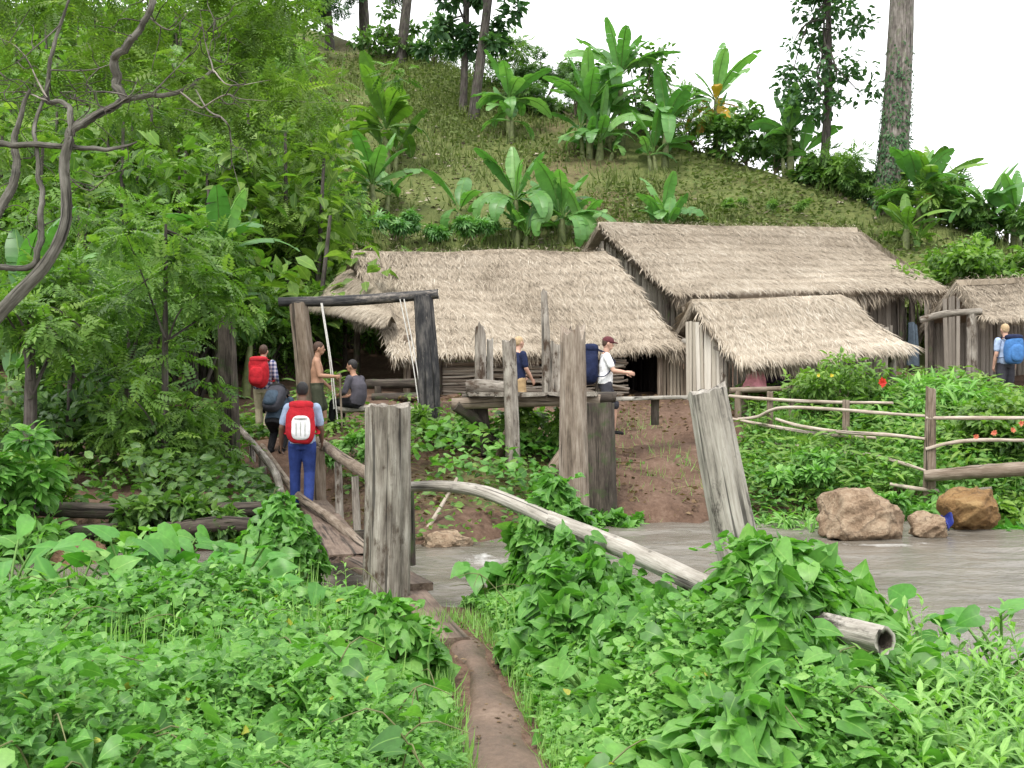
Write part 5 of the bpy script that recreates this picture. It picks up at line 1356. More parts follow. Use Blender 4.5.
# bigger heart leaves and dry stems among the small ones
pl = pts_on(750, 2.4, 7.5, lambda x, y: pm(x, y) * sstep(.1, .9, N2(x, y, .6)), 55)
n_ = len(pl); mb = MB(); scatter(mb, pl + np.stack([0 * pl[:, 0], 0 * pl[:, 0], HC(pl[:, 0], pl[:, 1]) * rng.uniform(.8, 1.2, n_)], -1), rdir(n_, -.6, .2), rdir(n_, .4, 1), rng.uniform(.08, .15, n_), HEART)
tag(mb.build('large_leaves', M['vine'], origin=(0, 0, 0), smooth=True), kind='stuff')
pl = pts_on(200, 2.4, 8.0, lambda x, y: pm(x, y) * 1.0, 56); mb = MB()
for k, p_ in enumerate(pl):
    h_ = float(HC(p_[0], p_[1])); d_ = rdir(1, .1, .5)[0]; L_ = rng.uniform(.2, .5)
    tube(mb, [p_ + [0, 0, h_ * .5], p_ + [0, 0, h_ * .9] + d_ * L_ * .5, p_ + [0, 0, h_ * .85] + d_ * L_ * [1, 1, .3]], [.004, .0035, .002], 5, 8, 0, 0, 0, k)
tag(mb.build('dry_stems', M['vinestem'], origin=(0, 0, 0)), kind='stuff')
# shaded undergrowth at left
far_cover('undergrowth', 'darkbush', 11000, 12.6, 22, -40, 330, OVATE, (.1, .22), .38, 30, cond=lambda x, y: sstep(-.75, .35, N1(x, y, .3)))
far_cover('undergrowth', 'bush', 8000, 12.7, 24, -40, 330, LANCE, (.16, .34), .5, 31, cond=lambda x, y: sstep(-.5, .6, N4(x, y, .35)))

# hillside: grass tufts, litter and low bushes
ph = pts_on(26000, 27.5, 62, lambda x, y: (y < crest(x) + 1) * np.clip(.25 + .5 * N1(x, y, .14) + .25 * N4(x, y, .5), 0.04, 1) * (x > -.2 * y), 32)
tag(blades('hillside_grass', 'hillgrass', ph, rng.uniform(.2, .55, len(ph)), .9, 1.8, seed=33), kind='stuff')
hm = lambda x, y: (y < crest(x) + 1) * np.clip(.1 + .5 * N3(x, y, .17) + .3 * N2(x, y, .6), 0.02, 1) * (x > -.22 * y)
pl = pts_on(17000, 27.5, 60, hm, 34)
mb = MB(); n_ = len(pl); scatter(mb, pl + np.stack([0 * pl[:, 0], 0 * pl[:, 0], rng.uniform(.05, .35, n_)], -1), rdir(n_, -.3, .5), rdir(n_, .3, 1), rng.uniform(.1, .24, n_), OVATE)
tag(mb.build('hillside_weeds', M['hillgrass'], origin=(0, 0, 0)), kind='stuff')
pl = pts_on(5000, 27.5, 60, lambda x, y: (y < crest(x) + 1) * np.clip(.3 + .5 * N2(x, y, .2), 0.05, 1), 35)
mb = MB(); n_ = len(pl); scatter(mb, pl + [0, 0, .03], rdir(n_, -.1, .2), rdir(n_, .6, 1), rng.uniform(.12, .3, n_), DIAM)
tag(mb.build('leaf_litter', M['straw'], origin=(0, 0, 0)), kind='stuff')

# ------------------------------------------------------------------ shrubs and trees
def clumpy(mb, clumps, per, size, tmpl, rg, down=.25, wide=1.0):
    """clumps: (centre, radius)"""
    for c, r in clumps:
        n = int(per * rg.uniform(.7, 1.3)); d = nrm(rg.normal(0, 1, (n, 3))); rad = r * rg.random(n) ** .45
        P = np.asarray(c) + d * rad[:, None] * [1, 1, .72]
        D = d * [1, 1, .5] + rg.normal(0, .5, (n, 3)) - [0, 0, down]
        U = np.stack([rg.normal(0, .45, n), rg.normal(-.1, .45, n), np.ones(n)], -1)
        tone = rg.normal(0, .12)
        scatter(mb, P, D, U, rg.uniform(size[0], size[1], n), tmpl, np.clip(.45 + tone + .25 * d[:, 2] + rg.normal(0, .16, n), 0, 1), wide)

def branches(mb, base, targets, r, rg, seed, trunk_top=None, n=9):
    base = np.asarray(base, float)
    for k, t in enumerate(targets):
        t = np.asarray(t, float)
        o = base if trunk_top is None else base + (np.asarray(trunk_top) - base) * rg.uniform(.45, 1)
        mid = (o + t) / 2 + [*rg.normal(0, .06, 2) * np.linalg.norm(t - o), .12 * np.linalg.norm(t - o)]
        tube(mb, [o, mid, t], [r, r * .6, r * .2], n, 10, .06, .04, 0, seed + k)

def shrub(label, base, w, h, n, per, size, tmpl, mat, seed, group, stem='brownwood', name='shrub', cat='shrub', lift=.25, wide=1.0):
    rg = np.random.default_rng(seed); base = np.asarray(base, float)
    root = thing(name, label, cat, base, group)
    cl = []
    for k in range(n):
        a = rg.uniform(0, 6.3); rr = w * .5 * math.sqrt(rg.random()); zz = h * (lift + (1 - lift) * rg.random() ** .8 * (1 - .45 * (rr / (w * .5)) ** 2))
        cl.append((base + [math.cos(a) * rr, math.sin(a) * rr, zz * .92], min(w, h) * rg.uniform(.14, .26)))
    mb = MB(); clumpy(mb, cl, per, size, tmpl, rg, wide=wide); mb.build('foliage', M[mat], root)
    mb = MB(); branches(mb, base - [0, 0, .05], [c for c, _ in cl[:max(4, n // 2)]], max(.012, h * .012), rg, seed); mb.build('stem', M[stem], root, smooth=True)
    return root

def tree(label, base, h, r, crown, n, per, size, tmpl, mat, seed, group, bark='bark', lean=(0, 0), cr_r=(.2, .3), name='tree', top_r=.35, limbs=8, wide=1.0, flare=1.25):
    """crown: (cx, cy, zlow, zhigh, half width) relative to base, heights as fractions of h"""
    rg = np.random.default_rng(seed); base = np.asarray(base, float)
    root = thing(name, label, 'tree', base, group)
    top = base + [lean[0], lean[1], h]
    mb = MB(); mid = (base + top) / 2 + [*rg.normal(0, .025 * h, 2), 0]
    tube(mb, [base - [0, 0, .15], base + (mid - base) * .3, mid, top], [r * flare, r, r * .85, r * top_r], 18, 22, .05, .06, 0, seed); mb.build('trunk', M[bark], root, smooth=True)
    cl = []
    for k in range(n):
        t = crown[2] + (crown[3] - crown[2]) * rg.random(); ax = base + (top - base) * min(t, 1.02)
        a = rg.uniform(0, 6.3); e = 1 - .55 * ((t - crown[2]) / max(crown[3] - crown[2], .01)) ** 2
        rr = crown[4] * e * rg.random() ** .6
        cl.append((ax + [math.cos(a) * rr + crown[0], math.sin(a) * rr + crown[1], (t - min(t, 1.02)) * h], crown[4] * rg.uniform(*cr_r)))
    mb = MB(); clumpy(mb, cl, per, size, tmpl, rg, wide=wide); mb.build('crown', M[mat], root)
    mb = MB(); branches(mb, base, [c for c, _ in cl[:limbs]], r * .35, rg, seed + 40, top, 7); mb.build('limbs', M[bark], root, smooth=True)
    return root

def banana(label, base, h, n, L, seed, mat='banana', r=.16, dead=0, yellow=0, up_=1.0, group='banana plants on the hillside', wid=.29):
    rg = np.random.default_rng(seed); base = np.asarray(base, float)
    root = thing('banana_plant', label, 'banana plant', base, group)
    top = base + [rg.normal(0, .05) * h, rg.normal(0, .05) * h, h]
    mb = MB(); tube(mb, [base - [0, 0, .1], (base + top) / 2, top], [r, r * .85, r * .5], 12, 10, .04, .05, 0, seed)
    crowns = [(top, h, n, L)]
    for k in range(2 if n > 6 else 0):
        a_ = rg.uniform(0, 6.3); d_ = rg.uniform(.25, .6) * max(1, L * .45); f_ = rg.uniform(.25, .6)
        b2 = base + [math.cos(a_) * d_, math.sin(a_) * d_, 0]; b2[2] = base[2] + float(gh(b2[0], b2[1]) - gh(base[0], base[1]))
        t2 = b2 + [math.cos(a_) * .1, math.sin(a_) * .1, h * f_]
        tube(mb, [b2 - [0, 0, .1], (b2 + t2) / 2, t2], [r * .7, r * .6, r * .35], 10, 8, .04, .05, 0, seed + k + 1)
        crowns.append((t2, h * f_, int(rg.integers(4, 7)), L * rg.uniform(.55, .8)))
    mb.build('stem', M['bananastem'], root, smooth=True)
    def leaf(mb, o, az, el, L, W, droop, v):
        k = 15; s = np.linspace(0, 1, k)
        e = el - droop * s ** 1.25
        st = L / (k - 1)
        dx = np.cumsum(np.cos(e)) * st; dz = np.cumsum(np.sin(e)) * st
        dirh = np.array([math.cos(az), math.sin(az), 0]); side = np.array([-math.sin(az), math.cos(az), 0])
        Pm = o + dirh * dx[:, None] + np.array([0, 0, 1.]) * dz[:, None]
        roll = rg.normal(0, .35)
        nv = np.stack([-np.sin(e), np.cos(e)], -1); nn = dirh * nv[:, :1] + np.array([0, 0, 1.]) * nv[:, 1:]
        sd2 = side * math.cos(roll) + nn * math.sin(roll)
        wd = W * np.clip(np.sin(np.pi * np.clip((s - .1) / .92, 0, 1)) ** .55, 0, 1) * (s > .1) + .012
        for g in (-1, 1):
            i = 0
            while i < k - 1:
                j = min(k - 1, i + int(rg.integers(1, 4)))
                dr = rg.uniform(.0, .75)
                E = Pm[i:j + 1] + (sd2[i:j + 1] * g - nn[i:j + 1] * dr * .6) * wd[i:j + 1, None] * rg.uniform(.88, 1.05) + dirh * wd[i:j + 1, None] * .25
                C = Pm[i:j + 1]; m_ = j - i + 1; ii = np.arange(m_ - 1)
                mid = (C + E) / 2 + nn[i:j + 1] * wd[i:j + 1, None] * .06
                V = np.vstack([C, mid, E])
                q = np.vstack([np.stack([ii, ii + 1, m_ + ii + 1, m_ + ii], -1), np.stack([m_ + ii, m_ + ii + 1, 2 * m_ + ii + 1, 2 * m_ + ii], -1)])
                mb.add(V, quads=q, a=np.clip(v + rg.normal(0, .06), 0, 1))
                i = j
        return Pm
    mb = MB(); rb = MB()
    for top_, h_, n_, L_ in crowns:
        for k in range(n_):
            az = k * 2.4 + rg.normal(0, .3) + seed + h_ * 7; el = R(rg.uniform(15, 72)) * up_
            if k < n_ * .2: el = R(rg.uniform(72, 88))
            Lk = L_ * 1.12 * rg.uniform(.7, 1.1)
            Pm = leaf(mb, top_ - [0, 0, .08 * h_ * rg.random()], az, el, Lk, L_ * wid * .5 * rg.uniform(.8, 1.15), rg.uniform(.9, 2.5) * (1.32 - el / 1.55), rg.uniform(.15, .9))
            tube(rb, Pm[::2], np.linspace(.022, .006, len(Pm[::2])) * L / 1.6, 5, None, 0, 0, 0, k)
    mb.build('leaves', M[mat], root); rb.build('leaf_ribs', M['stem'], root, smooth=True)
    if dead or yellow:
        mb = MB()
        for k in range(dead + yellow):
            leaf(mb, top - [0, 0, .1 * h], rg.uniform(0, 6.3), R(rg.uniform(-10, 50) if k < yellow else rg.uniform(-75, -20)), L * rg.uniform(.6, .9), L * wid * .33, rg.uniform(1.0, 2.2) if k < yellow else .4, rg.uniform(.2, .8))
        o = mb.build('dead_leaves', M['dry'], root); o['label'] = 'yellow and brown dying leaves'
    return root

def bz(px, py, **k): return hit(px, py, 22)
BN = [  # label, px, py base, height, n leaves, leaf length, options
    ('tall dark banana plant at the wood edge beside the two slim trunks\' left', 388, 172, 1.7, 11, 2.5, dict(mat='bush')),
    ('low bright banana plant with round arching leaves, left above the long roof', 374, 222, 1.3, 10, 1.9, {}),
    ('bright banana plant with a tall erect centre leaf, directly above the long roof', 515, 243, 1.4, 10, 1.9, {}),
    ('spreading low banana plant just right of the bright erect one, near the roof corner', 562, 243, .8, 9, 1.9, {}),
    ('young banana shoot with one upright leaf left of the bright erect plant', 458, 226, .45, 3, 1.7, dict(up_=1.1)),
    ('young banana shoot of three upright leaves rising behind the tall hut roof', 664, 226, .2, 5, 1.6, dict(up_=1.1)),
    ('dark banana plant at mid slope right of the two slim trunks', 510, 138, 1.7, 11, 1.9, {}),
    ('pale leaning banana plant at the left of the big hilltop clump', 590, 158, 2.0, 11, 2.3, {}),
    ('tallest banana plant at the top of the big hilltop clump', 622, 148, 3.2, 13, 2.3, {}),
    ('short banana plant below the big hilltop clump', 600, 160, .9, 8, 1.7, {}),
    ('bright banana plant right of the big hilltop clump with one broad upright leaf', 665, 168, 1.7, 9, 2.3, {}),
    ('banana plant with hanging yellow dead leaves on the skyline', 718, 132, 2.4, 7, 2.2, dict(dead=7, yellow=5)),
    ('banana plant on the skyline left of the airy tree', 792, 152, 1.7, 9, 2.0, dict(mat='banana')),
    ('banana plant with brown drooping leaves right of the big ivy trunk', 932, 200, 1.2, 8, 1.7, dict(dead=3, yellow=2, mat='bush')),
    ('leafy banana plant below the big ivy trunk', 920, 222, 1.0, 9, 1.8, {}),
    ('short banana plant in the shade right of the tall roof edge', 905, 248, .6, 8, 1.3, dict(mat='bush')),
    ('banana plant with two upright pale leaves at the right skyline', 990, 226, 1.0, 8, 1.6, {}),
    ('banana plant at the far right edge of the skyline', 1016, 232, 1.0, 8, 1.6, {}),
]
for k, (lab, px, py, h, n, L, kw) in enumerate(BN):
    banana(lab, bz(px, py), h, int(n * 1.4), L * 1.0, 40 + k, **kw)
banana('banana plant inside the left thicket with pale flat leaves', ground(222, 23.5) + [0, 0, .1], 3.2, 9, 1.7, 70, group='banana plants in the left thicket')
banana('half hidden banana plant behind the twisted tree at far left', ground(20, 20) + [0, 0, .2], 2.4, 8, 1.7, 71, group='banana plants in the left thicket')

# hilltop trees
def hz(px, py): return hit(px, py, 26)
HT = 'trees on the hilltop'
tree('left one of two slim dark trunks standing together on the hill', hz(463, 112), 9.5, .17, (-.5, 0, .2, 1.0, 1.5), 30, 60, (.3, .55), OVATE, 'tree', 1, HT, lean=(.1, 0))
tree('right, leaning one of two slim dark trunks standing together on the hill', hz(473, 118), 11, .22, (.3, 0, .3, 1.0, 1.7), 32, 60, (.3, .55), OVATE, 'tree', 2, HT, lean=(1.3, 0))
tree('dark trunk on the skyline left of the two slim trunks', hz(401, 62), 10, .28, (0, 0, .35, 1, 2.0), 20, 80, (.3, .6), PINN, 'tree', 3, HT)
tree('straight dark trunk highest on the skyline over the thicket', hz(364, 40), 11, .3, (0, 0, .4, 1, 2.3), 22, 80, (.3, .6), PINN, 'tree', 4, HT)
tree('dark dense tree at the top left of the skyline', hz(330, 50), 8, .25, (0, 0, .2, 1, 2.3), 30, 90, (.3, .6), PINN, 'tree', 5, HT)
tree('slender airy tree with open crown on the right skyline', hz(824, 160), 8.2, .17, (.05, 0, .34, 1.03, 1.75), 62, 34, (.2, .38), OVATE, 'tree', 6, HT, lean=(.25, 0), cr_r=(.2, .32), limbs=14)
bt = hz(890, 188)
root = thing('tree', 'huge bare tree trunk wrapped in ivy, rising out of the picture', 'tree', bt, HT)
mb = MB(); tube(mb, [bt - [0, 0, .4], bt + [.05, 0, .6], bt + [.2, 0, 2.2], bt + [.45, 0, 6], bt + [.75, 0, 13]], [.85, .62, .53, .46, .34], 34, 40, .03, .06, 0, 77); mb.build('trunk', M['greybark'], root, smooth=True)
rg = np.random.default_rng(5); n_ = 2600; zz = rg.beta(1, 2.2, n_) * 6.5; th = rg.uniform(0, 6.3, n_); rr = np.interp(zz, [0, .6, 2.2, 6], [.8, .64, .55, .48])
P = bt + np.stack([np.cos(th) * rr + np.interp(zz, [0, 2.2, 6], [0, .2, .45]), np.sin(th) * rr, zz], -1)
mb = MB(); scatter(mb, P, np.stack([np.cos(th) * .4, np.sin(th) * .4, -np.ones(n_)], -1) + rg.normal(0, .4, (n_, 3)), np.stack([np.cos(th), np.sin(th), .3 + 0 * th], -1), rg.uniform(.08, .18, n_), OVATE); mb.build('ivy', M['tree'], root)
mb = MB(); cl = [(bt + [rg.normal(.8, 2), rg.normal(0, 2), rg.uniform(13, 17)], 1.2) for _ in range(26)]; clumpy(mb, cl, 80, (.3, .6), PINN, rg); mb.build('crown', M['tree'], root)
HB = 'bushes along the hill crest'
for k, (lab, px, py, w_, h) in enumerate([
    ('low dark bush on the crest between the trunks and the hilltop clump', 545, 96, 3.2, 2.6), ('bush at the crest just right of the two slim trunks', 505, 76, 3.0, 3.0),
    ('dark bush behind the tallest banana plant', 640, 120, 4.5, 4.2), ('bush filling the left side of the big banana clump', 575, 118, 3.2, 2.8), ('bush on the crest between the banana clump and the yellow-leaved banana', 690, 124, 3.4, 3.0),
    ('leafy bush right of the yellow-leaved banana plant', 748, 138, 3.0, 2.6), ('bush between the yellow-leaved banana and the airy tree', 775, 148, 2.8, 2.0), ('round papaya-like bush just right of the airy tree', 850, 172, 2.4, 2.2),
    ('small bush at the foot of the airy tree', 822, 163, 2.0, 1.2), ('bush hugging the ivy trunk on its left', 870, 180, 1.8, 1.3), ('dark bush right of the ivy trunk', 925, 200, 2.4, 2.0),
    ('bush on the right skyline below the pale upright leaves', 965, 214, 2.2, 1.4), ('large bush at the right picture edge of the skyline', 1015, 236, 2.6, 1.8), ('bush at the crest left of the two slim trunks', 432, 60, 3.2, 2.6),
    ('bush right below the dark skyline trunk', 385, 60, 3.4, 3.0), ('bush behind the dark banana plant at mid slope', 530, 112, 2.2, 1.8)]):
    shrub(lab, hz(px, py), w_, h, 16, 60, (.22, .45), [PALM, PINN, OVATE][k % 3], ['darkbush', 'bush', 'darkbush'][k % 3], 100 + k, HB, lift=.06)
RB = 'bushes around the huts'
shrub('rounded bright green bush behind the far right roof', ground(972, 28.2) + [0, 0, 1.0], 2.6, 1.9, 30, 130, (.12, .22), OVATE, 'bush', 130, RB)
shrub('feathery low bushes above the left end of the long roof', bz(395, 244), 4.0, 1.0, 16, 60, (.3, .5), PALM, 'banana', 131, RB)
shrub('feathery low bush above the middle of the long roof', bz(465, 246), 3.2, .9, 14, 60, (.3, .5), PALM, 'banana', 132, RB)
shrub('light green cassava patch on the bare slope above the tall roof', bz(760, 214), 3.6, .5, 14, 22, (.2, .36), PALM, 'bush', 133, RB)
shrub('bush growing behind the far right shed roof', ground(1010, 27) + [0, 0, .8], 3.0, 2.6, 24, 90, (.16, .3), OVATE, 'bush', 134, RB)
shrub('dark bush in the gap between tall hut and right shed', ground(916, 27.6), 1.5, 2.6, 14, 80, (.14, .26), OVATE, 'bush', 135, RB)
# garden bushes
GBH = 'garden bushes behind the stick fence'
def flowers(root, n, c, spread, size, mat):
    rg = np.random.default_rng(int(c[0] * 100) % 1000)
    mb = MB()
    for k in range(n):
        p = np.asarray(c) + rg.normal(0, 1, 3) * spread
        az = np.arange(7) * .9 + rg.random()
        D = np.stack([np.cos(az), -.4 + 0 * az, np.sin(az)], -1)
        scatter(mb, np.repeat(p[None], 7, 0), D, np.broadcast_to([0, -1., .3], D.shape), size * rg.uniform(.8, 1.2, 7), OVATE, None, 1.3)
    mb.build('flowers', M[mat], root)
s_ = shrub('tall flowering bush in front of the small thatched shelter', ground(838, 18.6), 1.5, 1.5, 36, 60, (.09, .2), LANCE, 'bush', 140, GBH, wide=1.8)
flowers(s_, 2, at(845, 372, 18), [.25, .1, .1], .035, 'yellowflower'); 
s_ = shrub('leafy bush with one red flower right of the tall flowering bush', ground(890, 18.0), 1.3, .95, 22, 60, (.09, .2), LANCE, 'cover', 141, GBH, wide=1.5)
flowers(s_, 2, at(883, 381, 17.2), [.05, .05, .03], .08, 'redflower')
shrub('grassy bush left of the right shed post', ground(935, 19), 1.5, .95, 22, 60, (.2, .4), LANCE, 'cover', 142, GBH)
shrub('dense round bush at the right edge under the blue backpack', ground(1002, 17.0), 1.7, 1.25, 40, 90, (.09, .18), OVATE, 'bush', 143, GBH)
shrub('bush with broad leaves right of the fence post', ground(965, 15.4), 1.2, .75, 22, 60, (.1, .2), OVATE, 'cover', 144, GBH)
s_ = shrub('low bush with orange-red flowers at the right edge behind the thick rail', ground(1008, 15.2), 1.3, .8, 22, 60, (.1, .2), OVATE, 'bush', 145, GBH)
flowers(s_, 4, at(1008, 432, 14.4), [.14, .05, .1], .045, 'pinkflower')
shrub('low bush spilling through the left part of the fence', ground(800, 16.2), 1.6, .6, 22, 60, (.09, .2), OVATE, 'cover', 146, GBH)
shrub('low green clump at the water behind the big tan boulder', ground(780, 14.9), 1.5, .5, 20, 60, (.12, .25), LANCE, 'cover', 147, GBH)
shrub('low weedy clump left of the big tan boulder', ground(815, 15.0), 1.2, .45, 18, 60, (.12, .25), LANCE, 'cover', 148, GBH)
shrub('bush between the fence rails left of the fence post', ground(895, 15.6), 1.4, .7, 22, 60, (.09, .2), OVATE, 'cover', 149, GBH)
shrub('leafy clump against the bank at right picture edge', ground(1018, 14.6), 1.0, .5, 14, 60, (.14, .28), HEART, 'bigleaf', 150, GBH)
shrub('bush inside the shade of the old platform', ground(545, 17.2), 1.6, .95, 24, 60, (.1, .2), OVATE, 'bush', 151, 'bushes on the far bank')
shrub('weeds heaped below the charred swing post', ground(440, 17.6), 2.0, .55, 22, 60, (.08, .17), OVATE, 'bush', 152, 'bushes on the far bank')
shrub('low weeds under the swing seat', ground(365, 16.6), 1.6, .55, 22, 60, (.08, .17), OVATE, 'cover', 153, 'bushes on the far bank')
shrub('weed clump at the foot of the dark round post', ground(615, 14.9), .9, .4, 14, 60, (.08, .17), HEART, 'vine', 154, 'bushes on the far bank')

# ------------------------------------------------------------------ left thicket
LT = 'shrubs and small trees of the left thicket'
LTL = [
    ('dark glossy shrub with drooping pinnate leaves left of the mossy post', 165, 15.5, 1.9, 2.2, 'bush', PINN, (.2, .36)),
    ('tall shrub with light leaflets in front of the banana leaves', 195, 22.5, 2.4, 4.6, 'bush', PINN, (.25, .42)),
    ('shrub with bright yellow-green broad leaves at the far left edge', 18, 11.8, 1.0, 2.0, 'vine', OVATE, (.14, .24)),
    ('slim small tree with feathery crown in the middle of the thicket', 120, 18, 2.4, 4.0, 'bush', FEATHER, (.3, .5)),
    ('dark leafy shrub behind the fallen logs', 60, 16, 2.0, 1.8, 'darkbush', OVATE, (.14, .26)),
    ('shrub with pale leaflets just left of the bridge end', 178, 15.4, 1.2, 1.2, 'bush', PINN, (.2, .32)),
    ('low fern-like clump in front of the fallen logs', 160, 12.6, 1.2, .5, 'darkbush', OVATE, (.12, .24)),
    ('low leafy clump right of the fern-like clump', 215, 12.7, .9, .4, 'darkbush', OVATE, (.1, .2)),
    ('low dark ferny clump below the fallen logs near the rusty boulder', 105, 12.2, .9, .4, 'darkbush', OVATE, (.1, .2)),
    ('low leafy clump beside the foot of the crooked branch rail', 255, 12.6, .8, .4, 'bush', OVATE, (.08, .17)),
    ('leafy shrub hanging over the left end of the fallen log', 25, 13.0, 1.2, .9, 'bush', OVATE, (.1, .2)),
    ('tall dense shrub behind the mossy post', 205, 24, 2.6, 4.2, 'feather', OVATE, (.16, .3)),
    ('tall shrub behind the plaid-shirted hiker', 262, 25.5, 2.6, 3.0, 'bush', PINN, (.24, .38)),
    ('bright shrub between the hiker and the swing frame', 296, 26.5, 2.2, 2.6, 'feather', OVATE, (.14, .28)),
    ('dim leafy shrub visible through the swing frame', 350, 28.0, 3.0, 2.2, 'bush', OVATE, (.16, .32)),
    ('second dim shrub seen through the open end of the long hut', 395, 30.5, 2.6, 2.0, 'bush', PINN, (.26, .42)),
    ('pale green shrub showing under the eave above the stick wall', 445, 29.8, 3.2, 1.8, 'vine', OVATE, (.16, .32)),
    ('tall small tree at the far left behind the twisted tree', 40, 22, 3.4, 5.6, 'bush', PINN, (.28, .44)),
    ('leafy young tree right of the twisted trunk', 95, 20, 2.4, 3.4, 'darkbush', OVATE, (.18, .32)),
    ('leaning leafy young tree filling the centre of the thicket', 165, 23, 3.0, 5.0, 'bush', PINN, (.28, .44)),
    ('yellow-green young tree near the left end of the long roof', 290, 29, 3.0, 5.0, 'feather', FEATHER, (.4, .65)),
    ('dark young tree beside the left gable of the long hut', 325, 31, 2.6, 4.0, 'bush', PINN, (.3, .46)),
]
for k, (lab, px, Y, w_, h, mat, tm, sz) in enumerate(LTL):
    small = h < 3.2
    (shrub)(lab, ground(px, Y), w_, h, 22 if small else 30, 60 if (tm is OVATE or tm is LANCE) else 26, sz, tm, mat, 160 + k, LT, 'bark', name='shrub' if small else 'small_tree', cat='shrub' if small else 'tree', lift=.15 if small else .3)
for k, (lab, px, Y, h, r) in enumerate([('dark bare trunk at far left under the bright leaves', 30, 14.5, 2.6, .1), ('pair of thin dark stems left of the fern-like clump', 68, 16, 3.2, .06), ('straight thin trunk in the middle of the thicket', 165, 15.2, 3.8, .055)]):
    b_ = ground(px, Y); tree(lab, b_, h, r, (0, 0, .7, 1, 1.0), 10, 26, (.25, .42), PINN, 'bush', 190 + k, 'thin trunks in the left thicket')

# hillside wood behind, reading as one mass
rg = np.random.default_rng(77)
mbd, mbl, mbt = MB(), MB(), MB()
for k in range(330):
    y = rg.uniform(26, 58); px = rg.uniform(-90, 318 - (y - 26) * .5); x = (px - 512) / F * y; g_ = float(gh(x, y))
    if px > 270 and y > 44 and rg.random() < .6: continue
    hmax = rg.uniform(1.0, 6.5); ww = rg.uniform(.9, 1.9)
    cl = [(np.array([x + rg.normal(0, ww * .6), y + rg.normal(0, ww * .6), g_ + hmax * rg.uniform(.15, 1)]), rg.uniform(.6, 1.1)) for _ in range(7)]
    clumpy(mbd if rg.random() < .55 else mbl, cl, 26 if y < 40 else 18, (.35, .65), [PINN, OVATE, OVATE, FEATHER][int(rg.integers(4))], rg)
    tube(mbt, [[x, y, g_ - .2], [x + rg.normal(0, .2), y, g_ + hmax * .9]], [.09, .04], 6, 6, .05, .03, 0, k)
tag(mbd.build('hillside_wood', M['bush'], origin=(0, 0, 0)), kind='stuff'); tag(mbl.build('hillside_wood', M['feather'], origin=(0, 0, 0)), kind='stuff')
tag(mbt.build('hillside_wood_trunks', M['bark'], origin=(0, 0, 0)), kind='stuff')

# ------------------------------------------------------------------ twisted tree over the left side
Yt = 11.0
tb = ground(-150, 11.2)
tw = thing('twisted_tree', 'twisted bare-limbed tree with feathery leaves reaching in at the left', 'tree', tb)
LIMBS = []
def limb_px(pts, r, seed, name='limb', mat='twistbark', dy=0, n=11):
    P = [at(a, b, Yt + dy + (c if len(t_) > 2 else 0)) for t_ in pts for a, b, c in [tuple(t_) + (0,) * (3 - len(t_))]]
    P = smooth_path(P, 3 * len(P)); rj = np.random.default_rng(seed); r = np.interp(np.linspace(0, 1, len(P)), np.linspace(0, 1, len(r)), r)
    P[1:-1] += rj.normal(0, .22, (len(P) - 2, 3)) * r[1:-1, None]
    r = np.asarray(r) * .74
    LIMBS.append(P)
    mb = MB(); tube(mb, P, r, n, 4 * len(P), .2, .09, 0, seed); mb.build(name, M[mat], tw, smooth=True)
mb = MB(); tube(mb, [tb - [0, 0, .1], at(-120, 440, 11.1), at(-55, 372, Yt), at(12, 300, Yt), at(47, 262, Yt), at(66, 219, Yt), at(64, 164, Yt), at(70, 138, Yt)], [.15, .11, .085, .07, .062, .056, .05, .046], 14, 50, .12, .06, 0, 700); mb.build('trunk', M['twistbark'], tw, smooth=True)
limb_px([(67, 148), (74, 129), (102, 113), (129, 98, .1), (155, 95, .2), (180, 92, .3), (200, 80, .35), (213, 70, .4)], [.062, .06, .055, .05, .04, .032, .026, .018], 701)
limb_px([(125, 100), (117, 82), (113, 59, -.1), (129, 43, -.2), (148, 16, -.3), (158, -30, -.3)], [.06, .06, .056, .048, .042, .03], 702)
limb_px([(66, 160), (71, 113), (60, 102, .1), (47, 98, .2), (51, 59, .2), (60, 25, .2), (76, -20, .2)], [.05, .045, .035, .03, .024, .02, .014], 703)
limb_px([(-20, 143), (20, 145), (70, 147, .1), (110, 149, .1), (137, 142, .2)], [.04, .04, .042, .035, .012], 704)
limb_px([(-30, 240), (0, 211), (17, 172, .2), (15, 137, .3), (30, 90, .4)], [.07, .065, .055, .04, .02], 705)
limb_px([(-10, 266), (15, 268), (35, 262), (40, 235), (41, 187), (35, 129, .1), (50, 80, .2)], [.05, .045, .042, .036, .032, .028, .014], 706)
rg = np.random.default_rng(9)
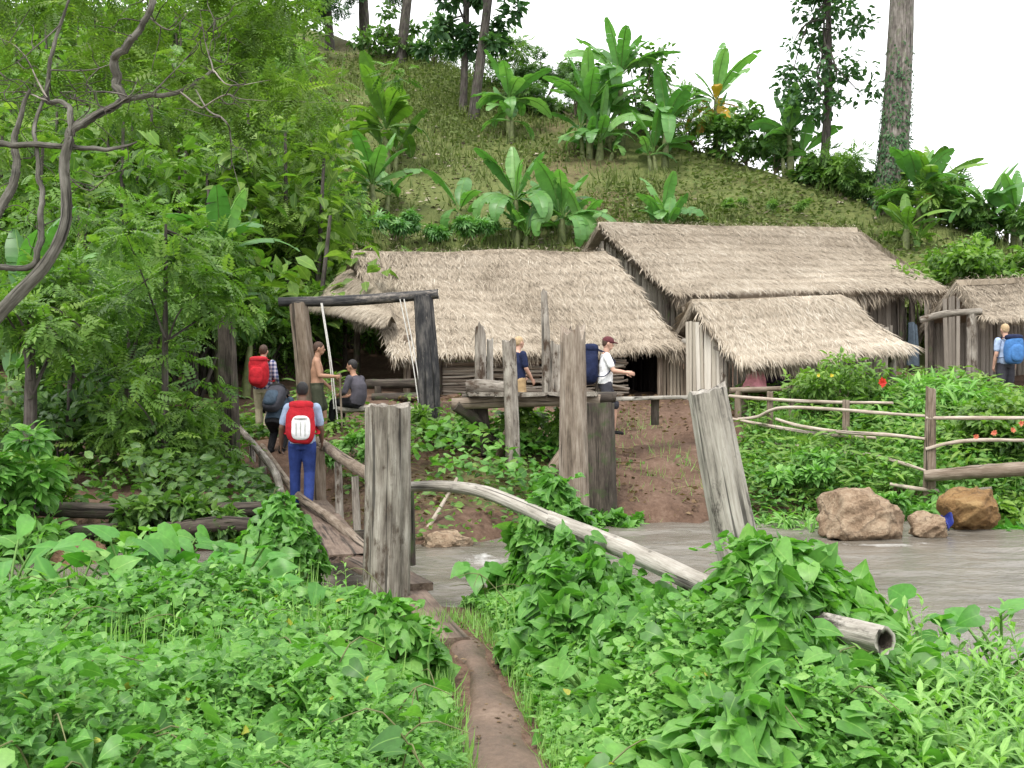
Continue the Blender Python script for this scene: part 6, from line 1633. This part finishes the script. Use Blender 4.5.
TW = [[(180, 92), (200, 107), (225, 95), (250, 100), (330, 103)], [(213, 70), (205, 40), (200, 10)], [(196, 90), (208, 110), (228, 125), (232, 160), (240, 190)], [(47, 98), (20, 50), (-10, 35)], [(51, 70), (90, 70), (130, 58)],
      [(102, 113), (130, 95), (138, 78)], [(47, 100), (20, 92), (-20, 95)], [(71, 125), (90, 108), (70, 95)], [(129, 98), (110, 92), (60, 92)], [(213, 70), (230, 85), (270, 80)], [(150, 95), (185, 60), (215, 20)], [(148, 16), (170, 30), (190, 10)], [(60, 170), (90, 190), (120, 160)], [(60, 25), (20, 60), (-10, 75)]]
for k, p in enumerate(TW):
    limb_px([(a, b, .4 * i_ * rg.normal(0, .6)) for i_, (a, b) in enumerate(p)], np.linspace(.013, .003, len(p)), 720 + k, 'twig', 'wood' if k % 3 == 0 else 'greybark', n=6)
mb = MB()
for k in range(110):                       # fine bare twiglets all along the limbs
    Lm = LIMBS[int(rg.integers(len(LIMBS)))]; o = Lm[int(rg.integers(1, len(Lm)))]
    d = nrm(rg.normal(0, 1, 3) * [1, .5, .8]); ln = rg.uniform(.15, .55); w1 = rg.normal(0, .12, 3)
    q_ = np.array([o, o + d * ln * .35 + w1 * ln, o + d * ln * .7 - w1 * ln * .6, o + d * ln + w1 * ln * .4])
    tube(mb, q_, [.007, .005, .004, .002], 5, 12, .1, 0, 0, k)
tag(mb.build('twiglets', M['bark'], tw, smooth=True), kind='stuff')
mb = MB()
cl = []
for k in range(95):
    px = rg.uniform(-60, 330); py = rg.uniform(-60, 135) - .1 * (px - 130) * (px > 130) * rg.random()
    if rg.random() < sstep(60, 130, py) * .62: continue
    if px < 160 and py > 70 and rg.random() < .6: continue
    cl.append((at(px, py, Yt + rg.uniform(.25, 3.0)), rg.uniform(.18, .36)))
clumpy(mb, cl, 26, (.2, .36), FEATHER, rg, .15)
mb.build('crown', M['feather'], tw)

# ------------------------------------------------------------------ render settings
scene.view_settings.view_transform = 'Standard'; scene.view_settings.look = 'None'
scene.view_settings.exposure = 1.15; scene.view_settings.gamma = 1.0; scene.view_settings.use_curve_mapping = False
scene.render.engine = 'CYCLES'
cy = scene.cycles
cy.max_bounces = 6; cy.diffuse_bounces = 3; cy.glossy_bounces = 2; cy.transmission_bounces = 4; cy.transparent_max_bounces = 4
cy.use_denoising = True; cy.caustics_reflective = False; cy.caustics_refractive = False
